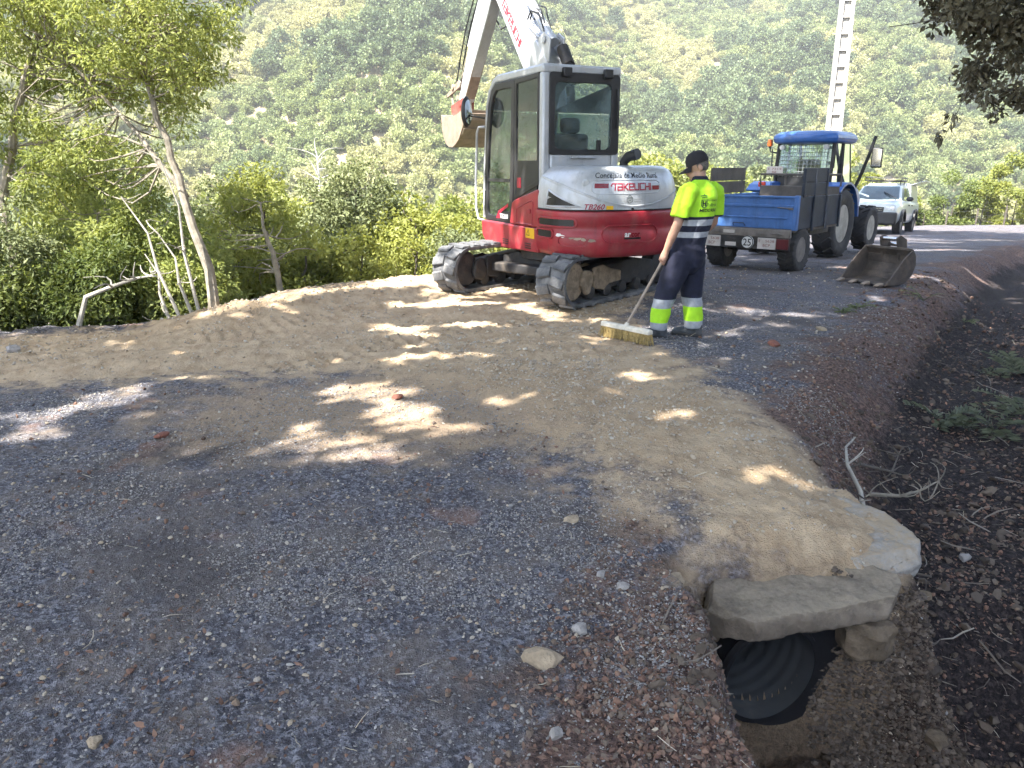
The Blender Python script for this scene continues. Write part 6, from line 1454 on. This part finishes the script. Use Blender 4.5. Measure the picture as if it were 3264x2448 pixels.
ROCKS = [(0.10, 2.16, 0.062, (1.3, 0.8, 0.62), TANROCK, 'crumbly tan clod left of the culvert pit in the foreground'), (0.125, 1.82, 0.026, (1, .8, .8), GREYROCK, 'small white-grey stone near the bottom edge right of centre'),
         (0.235, 2.34, 0.034, (1.1, .9, .7), GREYROCK, 'dark stone just behind the crumbly tan clod'), (0.27, 3.18, 0.042, (1.2, .9, .4), TANROCK, 'flat pale stone half sunk beside the trench fill'), (-1.17, 1.80, 0.024, (1.1, 1, .8), TANROCK, 'light tan pebble at the bottom left'),
         (-4.55, 6.85, 0.06, (1.2, 1, .8), GREYROCK, 'dark stone lying at the left margin of the road'), (1.82, 2.78, 0.06, (1.2, .9, .8), STONE_B, 'brown stone beside the white corner of the big slab'), (2.02, 3.38, 0.05, (1.5, 1, .6), STONE_B, 'flat brown stone in the ditch behind the big slab'),
         (2.10, 3.72, 0.045, (1.2, 1, .7), GREYROCK, 'round grey stone in the ditch below the twigs'), (2.45, 3.75, 0.035, (1, 1, .8), GREYROCK, 'pale stone in the dark ditch right of the twigs'), (0.66, 2.78, 0.055, (1, .9, .9), TANROCK, 'earthy stone at the left corner of the slab'),
         (2.35, 6.75, 0.055, (1.2, 1, .7), REDROCK, 'dark red clod on the verge right of the broom'), (0.42, 2.62, 0.028, (1.2, .9, .6), GREYROCK, 'pale chip left of the slab corner'), (0.35, 2.7, 0.022, (1.2, .9, .6), GREYROCK, 'second pale chip further left of the slab corner'),
         (2.55, 2.85, 0.04, (1.1, 1, .7), GREYROCK, 'pale stone on the far bank right of the slab'), (1.62, 2.12, 0.045, (1.1, 1, .8), GREYROCK, 'pale stone on the floor of the pit'), (1.90, 2.28, 0.05, (1.2, .9, .7), TANROCK, 'tan stone on the right slope of the pit'), (-0.78, 5.02, 0.04, (1.3, 1, .6), REDROCK, 'reddish stone by the bright sun patches'),
         (-2.05, 4.25, 0.045, (1.5, .8, .5), REDROCK, 'flat dark red stone left of the small sun patches'), (3.05, 7.45, 0.05, (1.2, .9, .6), TANROCK, 'tan clod on the verge below the digging bucket')]
for i, (x, y, s, sq, mt, lab) in enumerate(ROCKS):
    me = rock_mesh(900+i, s, sq); me.materials.append(mt); o = link(bpy.data.objects.new('stone', me)); o.location = (x, y, gz(x, y)+s*sq[2]*0.35); o.rotation_euler = (0.1*(i % 3), 0.12*(i % 2), i*1.3); tag(o, lab, 'stone')

# ------------------------------------------------------------ dead branches
def branch(name, label, pts, r, mat, twigs, seed):
    rg = np.random.default_rng(seed); b0 = Vector(pts[0]); root = empty(name, tuple(b0), 0, label, 'branch'); mb = MB(); P_ = [Vector(p)-b0 for p in pts]
    rs = [r*(1-0.7*i/(len(P_)-1)) for i in range(len(P_))]; mb.tube(P_, rs, 7); mb.build('stem', mat, root)
    for k in range(twigs):
        a = P_[rg.integers(0, len(P_))]; d = Vector(rg.normal(size=3)); d.z = abs(d.z)*0.5+0.05; L_ = rg.uniform(0.12, 0.4)*min(1, r*45)
        mb = MB(); limb(mb, a, a+d.normalized()*L_, r*0.4, r*0.12, rg, 5, 4, 0.2); mb.build('twig', mat, root)
    return root
def g3(x, y, dz): return (x, y, gz(x, y)+dz)
branch('dead_branch', 'pale curved stick lying beside the ditch right of the trench', [g3(1.98, 3.98, .02), g3(2.02, 4.12, .04), g3(2.03, 4.35, .05), g3(2.10, 4.55, .09), g3(2.26, 4.78, .07)], 0.016, BARK_DEAD, 2, 1)
branch('dead_branch', 'tangle of dark twigs on the ditch edge beside the pale stick', [g3(2.14, 4.25, .03), g3(2.35, 4.3, .08), g3(2.55, 4.45, .10), g3(2.75, 4.6, .12)], 0.013, BARK, 16, 2)
branch('dead_branch', 'thin crossed twigs behind the pale stick', [g3(2.2, 4.55, .03), g3(2.45, 4.62, .07), g3(2.6, 4.85, .12)], 0.012, BARK_D, 14, 3)
branch('stick', 'short pale straight stick in the ditch', [g3(2.14, 3.88, .02), g3(2.28, 4.10, .04)], 0.010, BARK_DEAD, 0, 4)
branch('dead_branch', 'fallen bleached branch among the shrubs at far left', [g3(-4.55, 7.95, .02), (-4.45, 7.98, .22), (-4.2, 8.05, .32), (-3.95, 8.1, .40), (-3.82, 8.12, .42)], 0.03, BARK_DEAD, 9, 5)
for i, (x, y, tx, h, lab) in enumerate(((-3.62, 8.25, -4.1, 1.25, 'bleached dead stem leaning left of the pale trunk'), (-3.50, 8.3, -3.78, 0.85, 'short dead stem close to the pale trunk'), (-3.38, 8.2, -3.62, 1.55, 'wavy dead stem crossing in front of the pale trunk'), (-3.75, 8.3, -3.95, 0.7, 'lowest dead stem by the leaning tree'))):
    z = gz(x, y); branch('dead_sapling', lab, [(x, y, z), (x+(tx-x)*.35, y, z+h*.4), (x+(tx-x)*.6+.05, y+.03, z+h*.7), (tx, y+.05, z+h)], 0.020, BARK_DEAD, 3, 20+i)
def dead_tree(x, y, h, lab, seed):
    rg = np.random.default_rng(seed); b0 = on(x, y); root = empty('dead_tree', b0, 0, lab, 'tree'); mb = MB(); mb.tube([(0, 0, 0), (0.1, 0, h*.5), (0, 0, h*.8)], [.22, .16, .08], 7); mb.build('trunk', BARK_DEAD, root)
    for k in range(16):
        a = (0.05, 0, h*rg.uniform(.35, .8)); d = Vector((rg.normal(), rg.normal()*.5, rg.uniform(.1, .9))).normalized()*h*rg.uniform(.25, .5); mb = MB(); limb(mb, a, Vector(a)+d, .07, .02, rg, 5, 4, .15); mb.build('limb', BARK_DEAD, root)
dead_tree(-25.5, 105, 8.5, 'bleached leafless tree on the hillside left of the excavator arm', 61)
dead_tree(-26.5, 78, 6.0, 'smaller bleached leafless tree lower on the hillside', 62)

# ------------------------------------------------------------ verge plants on the right
FERN = leafmat('leaf_fern', (0.075, 0.090, 0.055), (0.200, 0.215, 0.135), 0.3)
def tuft(name, label, x, y, n, L_, w, seed, mat, up=0.9, group=None):
    """fronds arching out from one crown, each with paired leaflets"""
    rg = np.random.default_rng(seed); V_, F_, tn_ = [], [], []; base = on(x, y, 0.0); C_, D_ = [], []
    mb = MB()
    for k in range(n):
        a = rg.uniform(0, 6.283); l = L_*rg.uniform(.6, 1.1); d = np.array([math.cos(a), math.sin(a), up*rg.uniform(.5, 1.2)]); pts = []
        for i in range(11):
            t = i/10; p = d*l*t+np.array([0, 0, -0.55*l*t*t]); pts.append(p)
            if i > 1:
                s_ = unit(np.cross(d, [0, 0, 1])); 
                for sg in (-1, 1): C_.append(p); D_.append(s_*sg+d*0.5+np.array([0, 0, -.15]))
        mb.tube([tuple(p) for p in pts], [0.004*(1-.08*i) for i in range(11)], 4)
    root = empty(name, base, 0, label, 'plant', group); mb.build('stalks', mat, root, recalc=False)
    V_, F_, t_2 = leaves(np.array(C_), np.array(D_), w, 0.16, rg, rg.uniform(.2, .8, len(C_)))
    link(bpy.data.objects.new('fronds', np_mesh('fronds', V_, F_, mat, False, dict(tint=t_2))), root)
for i, (x, y, n, L_, lab) in enumerate(((3.85, 5.8, 6, .32, 'feathery green plant nearest on the right bank'), (4.4, 6.35, 9, .46, 'big feathery plant at the right margin'), (4.3, 5.75, 7, .36, 'feathery plant at the frame edge below the big one'), (3.5, 5.95, 9, .25, 'small fern sprout at the ditch foot'), (5.2, 7.7, 14, .4, 'far feathery plant on the right bank'))):
    tuft('fern', lab, x, y, n, L_, 0.085, 40+i, FERN)
for i, (x, y, n, L_, lab) in enumerate(((4.05, 8.9, 12, .16, 'sparse weeds on the verge left of the ditch bend'), (3.75, 8.6, 10, .13, 'small weeds on the verge below the digging bucket'), (5.25, 9.75, 7, .3, 'dry upright weed right of the digging bucket'), (5.9, 9.9, 8, .2, 'small weed tuft on the far verge'))):
    tuft('weed', lab, x, y, n, L_, 0.035, 60+i, LEAF['grey'])

# ------------------------------------------------------------ gravel, chips, leaf litter, straw (uncountable)
def chip_proto(seed, sq, mat, sub=1):
    me = rock_mesh(seed, 1.0, sq, 7, sub, 0.06); me.materials.append(mat)
    for p in me.polygons: p.use_smooth = False
    return proto('chip', me)
GR = rnd_mat('chip_grey', [(0.05, 0.05, 0.058), (0.13, 0.13, 0.145), (0.22, 0.215, 0.225), (0.17, 0.15, 0.14), (0.40, 0.385, 0.37)], bscale=2)
TG = rnd_mat('chip_tan', [(0.22, 0.16, 0.10), (0.34, 0.26, 0.17), (0.42, 0.34, 0.24), (0.30, 0.25, 0.20), (0.50, 0.45, 0.37)], bscale=2)
RD = rnd_mat('litter_brown', [(0.05, 0.028, 0.02), (0.13, 0.062, 0.042), (0.22, 0.12, 0.08), (0.09, 0.068, 0.055), (0.20, 0.14, 0.10)], bscale=3, pale=0.12)
SW = rnd_mat('straw', [(0.42, 0.36, 0.24), (0.30, 0.25, 0.16), (0.55, 0.50, 0.40), (0.36, 0.30, 0.22)], bscale=2)
def view_points(n, rmin, rmax, rg, power=1.0):
    a = rg.uniform(R(-40), R(40), n)
    # more points close by, thinning with distance
    u = rg.uniform(0, 1, n); r = rmin*(rmax/rmin)**u
    return r*np.sin(a), r*np.cos(a)
def strew(name, label, cat, n, rmin, rmax, dens, smin, smax, protos, seed, flat=0.8, big=0.0, sink=0.25):
    rg = np.random.default_rng(seed); x, y = view_points(n, rmin, rmax, rg); k = (rg.uniform(0, 1, n) < np.clip(dens(x, y), 0, 1)) & ~inpipe(x, y); x, y = x[k], y[k]; m = len(x)
    s = smin*(smax/smin)**(rg.uniform(0, 1, m)**1.8)
    r_ = np.hypot(x, y); s = s*(1+big*np.clip((r_-3)/6, 0, 1.5))
    z = ground_z(x, y)+s*sink
    rot = np.stack([rg.normal(0, .35, m), rg.normal(0, .35, m), rg.uniform(0, 6.28, m)], 1); scl = np.stack([s, s*rg.uniform(.7, 1.1, m), s*flat*rg.uniform(.7, 1.2, m)], 1)
    return scatter(name, np.stack([x, y, z], 1), rot, scl, rg.integers(0, len(protos), m), protos, label, cat)
def zones(x, y): return in_poly(TAN, x, y), -poly_dist(DITCH, x, y), poly_dist(LEFT, x, y)
def inpipe(x, y): return (x > PIPE_A[0]-.40) & (x < PIPE_A[0]+.42) & (y > 2.42) & (y < 3.05)
def inpit(x, y): return (x > .68) & (x < 2.2) & (y < 2.62)
def d_grey(x, y):
    t, q, n = zones(x, y); c = 0.10+1.15*sstep(-0.08, 0.35, fbm(x*1.4, y*1.4, 4, 201)); return c*sstep(0.05, -0.2, t)*sstep(-0.55, -1.0, q)*sstep(0.2, -0.3, n)*np.where(inpit(x, y), 0.25, 1)
def d_tan(x, y):
    t, q, n = zones(x, y); c = 0.12+1.0*sstep(-0.05, 0.35, fbm(x*1.7+9, y*1.7, 4, 203)); return c*sstep(-0.12, 0.12, t)*sstep(0.3, -0.2, n)+0.08*sstep(-.6, -1.2, q)
def d_red(x, y):
    t, q, n = zones(x, y); return (sstep(-1.7, -0.8, q)*sstep(2.2, 0.6, q)+0.10+0.9*inpit(x, y)+0.3*sstep(2.6, 2.0, y)*sstep(-.2, .4, x))*sstep(0.1, -0.2, t)*(0.4+0.8*sstep(-.1, .3, fbm(x*2.2, y*2.2, 3, 207)))
def d_mix(x, y):
    t, q, n = zones(x, y); return 0.25+0.15*sstep(-1.2, -.4, q)*sstep(0.6, 0.2, q)-.15*sstep(0.2, .8, q)+0.25*inpit(x, y)
gp = [chip_proto(1000+i, (1, 0.85, 0.7), GR) for i in range(6)]
strew('road_gravel', 'loose grey chippings strewn over the worn road', 'gravel', 210000, 1.5, 10, d_grey, 0.0022, 0.0078, gp, 301, 0.75, 0.9)
tp_ = [chip_proto(1100+i, (1, 0.85, 0.75), TG) for i in range(6)]
strew('trench_gravel', 'tan grit and small clods on the trench fill', 'gravel', 70000, 2.3, 14, d_tan, 0.0035, 0.013, tp_, 302, 0.75, 0.8)
strew('scattered_stones', 'scattered larger chips on road, verge and pit', 'gravel', 1700, 1.5, 14, d_mix, 0.006, 0.016, gp[:3]+[chip_proto(1150+i, (1, 0.8, 0.6), TG) for i in range(3)], 303, 0.7, 0.4)
def d_clod(x, y):
    t, q, n = zones(x, y); return sstep(0.0, 0.3, t)*(0.9*np.exp(-(((x-0.5)/1.3)**2+((y-7.0)/1.5)**2))+0.5*np.exp(-(((x-1.0)/0.7)**2+((y-3.6)/0.8)**2))+0.15*np.exp(-((n+0.4)/0.5)**2))*(0.2+1.2*sstep(-.05, .3, fbm(x*2.5, y*2.5, 3, 209)))
strew('trench_clods', 'tan crumbs and clods left on the fill in front of the tracks', 'clods', 22000, 2.6, 12, d_clod, 0.006, 0.022, tp_, 306, 0.7, 0.5)
rgp = np.random.default_rng(77); px_ = np.concatenate([rgp.uniform(0.66, 2.15, 7000), rgp.uniform(1.34, 1.95, 3500)]); py_ = np.concatenate([rgp.uniform(1.55, 2.72, 7000), rgp.uniform(2.66, 2.90, 3500)]); kp_ = ~((px_ > 0.80) & (px_ < 1.34) & (py_ > 2.60)); px_, py_ = px_[kp_], py_[kp_]
wx_ = rgp.uniform(1.26, 1.80, 4200); wz_ = rgp.uniform(-0.92, -0.2, 4200); yg = np.linspace(2.55, 2.96, 160); ZG = ground_z(np.repeat(wx_[:, None], 160, 1), np.repeat(yg[None], 4200, 0)); wy_ = yg[np.argmax(ZG > wz_[:, None], 1)]; kw_ = wy_ > 2.56
px_ = np.concatenate([px_, wx_[kw_]]); py_ = np.concatenate([py_, wy_[kw_]]); mp_ = len(px_); sp_ = 0.004*(0.024/0.004)**(rgp.uniform(0, 1, mp_)**2.2)
BRC = rnd_mat('chip_brown', [(0.028, 0.019, 0.014), (0.060, 0.042, 0.030), (0.105, 0.074, 0.052), (0.080, 0.062, 0.050), (0.17, 0.13, 0.095)], bscale=2, pale=0.08)
scatter('pit_rubble', np.stack([px_, py_, ground_z(px_, py_)+sp_*0.2], 1), np.stack([rgp.normal(0, .4, mp_), rgp.normal(0, .4, mp_), rgp.uniform(0, 6.28, mp_)], 1), np.stack([sp_, sp_*rgp.uniform(.7, 1.1, mp_), sp_*rgp.uniform(.5, .9, mp_)], 1), rgp.integers(0, 6, mp_), [chip_proto(1400+i, (1, 0.85, 0.7), BRC) for i in range(6)], 'brown rubble and soil crumbs lining the culvert pit', 'rubble')
def leaf_proto(seed, mat):
    rg = np.random.default_rng(seed); V_ = np.array([(-1, 0, 0), (-.4, .42, .12), (.3, .40, .05), (1, 0, .18), (.3, -.40, .14), (-.4, -.42, .02)])+rg.normal(0, .09, (6, 3))
    me = bpy.data.meshes.new('litter'); me.from_pydata([tuple(v) for v in V_], [], [(0, 1, 5), (1, 2, 4, 5), (2, 3, 4)]); me.update(); me.materials.append(mat); return proto('litter', me)
strew('leaf_litter', 'brown leaf litter over the verge, ditch and pit', 'leaf litter', 90000, 1.5, 14, d_red, 0.006, 0.018, [leaf_proto(1200+i, RD) for i in range(5)]+[chip_proto(1250, (1, .8, .7), RD)], 304, 1.0, 0.8, 0.3)
def straw_proto(seed, mat):
    rg = np.random.default_rng(seed); mb = MB(); mb.tube([(-1, 0, 0), (-.3, rg.normal(0, .12), .05), (.4, rg.normal(0, .15), .03), (1, rg.normal(0, .2), .06)], [.035, .045, .04, .02], 4); me = bpy.data.meshes.new('straw'); me.from_pydata(mb.v, [], mb.f); me.update(); me.materials.append(mat); return proto('straw', me)
strew('straw_bits', 'dry straw and twig bits scattered over the ground', 'straw', 1500, 1.5, 12, lambda x, y: d_mix(x, y)*0.8, 0.012, 0.05, [straw_proto(1300+i, SW) for i in range(5)], 305, 1.0, 0.3, 0.15)

def d_twig(x, y):
    t, q, n = zones(x, y); return sstep(-1.3, -0.6, q)*sstep(2.6, 1.6, q)*sstep(0.1, -0.1, t)
TWG = rnd_mat('twig_bits', [(0.05, 0.04, 0.035), (0.12, 0.10, 0.085), (0.20, 0.17, 0.14), (0.30, 0.27, 0.23)], bscale=2, pale=0.1)
strew('ditch_twigs', 'broken twigs and roots littering the ditch and its banks', 'twigs', 2600, 2.2, 13, d_twig, 0.025, 0.13, [straw_proto(1500+i, TWG) for i in range(5)], 307, 1.0, 0.2, 0.12)
strew('ditch_clods', 'dark earth clods in the ditch and on its banks', 'clods', 9000, 2.0, 13, d_twig, 0.010, 0.045, [chip_proto(1600+i, (1, 0.85, 0.7), BRC) for i in range(5)], 308, 0.75, 0.2, 0.1)

# ------------------------------------------------------------ summer haze between here and the hillside
lowz = float(np.min([v for v in (ground_z(*np.meshgrid(np.linspace(-330, 330, 80), np.linspace(-330, 330, 80)), False).min(), -2)]))-1.0
hz = MB(); hz.box(-345, 345, -345, 345, min(lowz, -45), 190)
hm_ = bpy.data.materials.new('haze_air'); N, L = nodes_of(hm_); N.remove(N['Principled BSDF'])
pv = N.new('ShaderNodeVolumePrincipled'); pv.inputs['Density'].default_value = 0.0009; pv.inputs['Color'].default_value = (0.97, 0.97, 0.95, 1); pv.inputs['Anisotropy'].default_value = 0.2
L.new(pv.outputs[0], N['Material Output'].inputs['Volume'])
ho = hz.build('haze', hm_, None, smooth=0); tag(ho, 'thin summer haze filling the valley air', 'haze', kind='stuff')
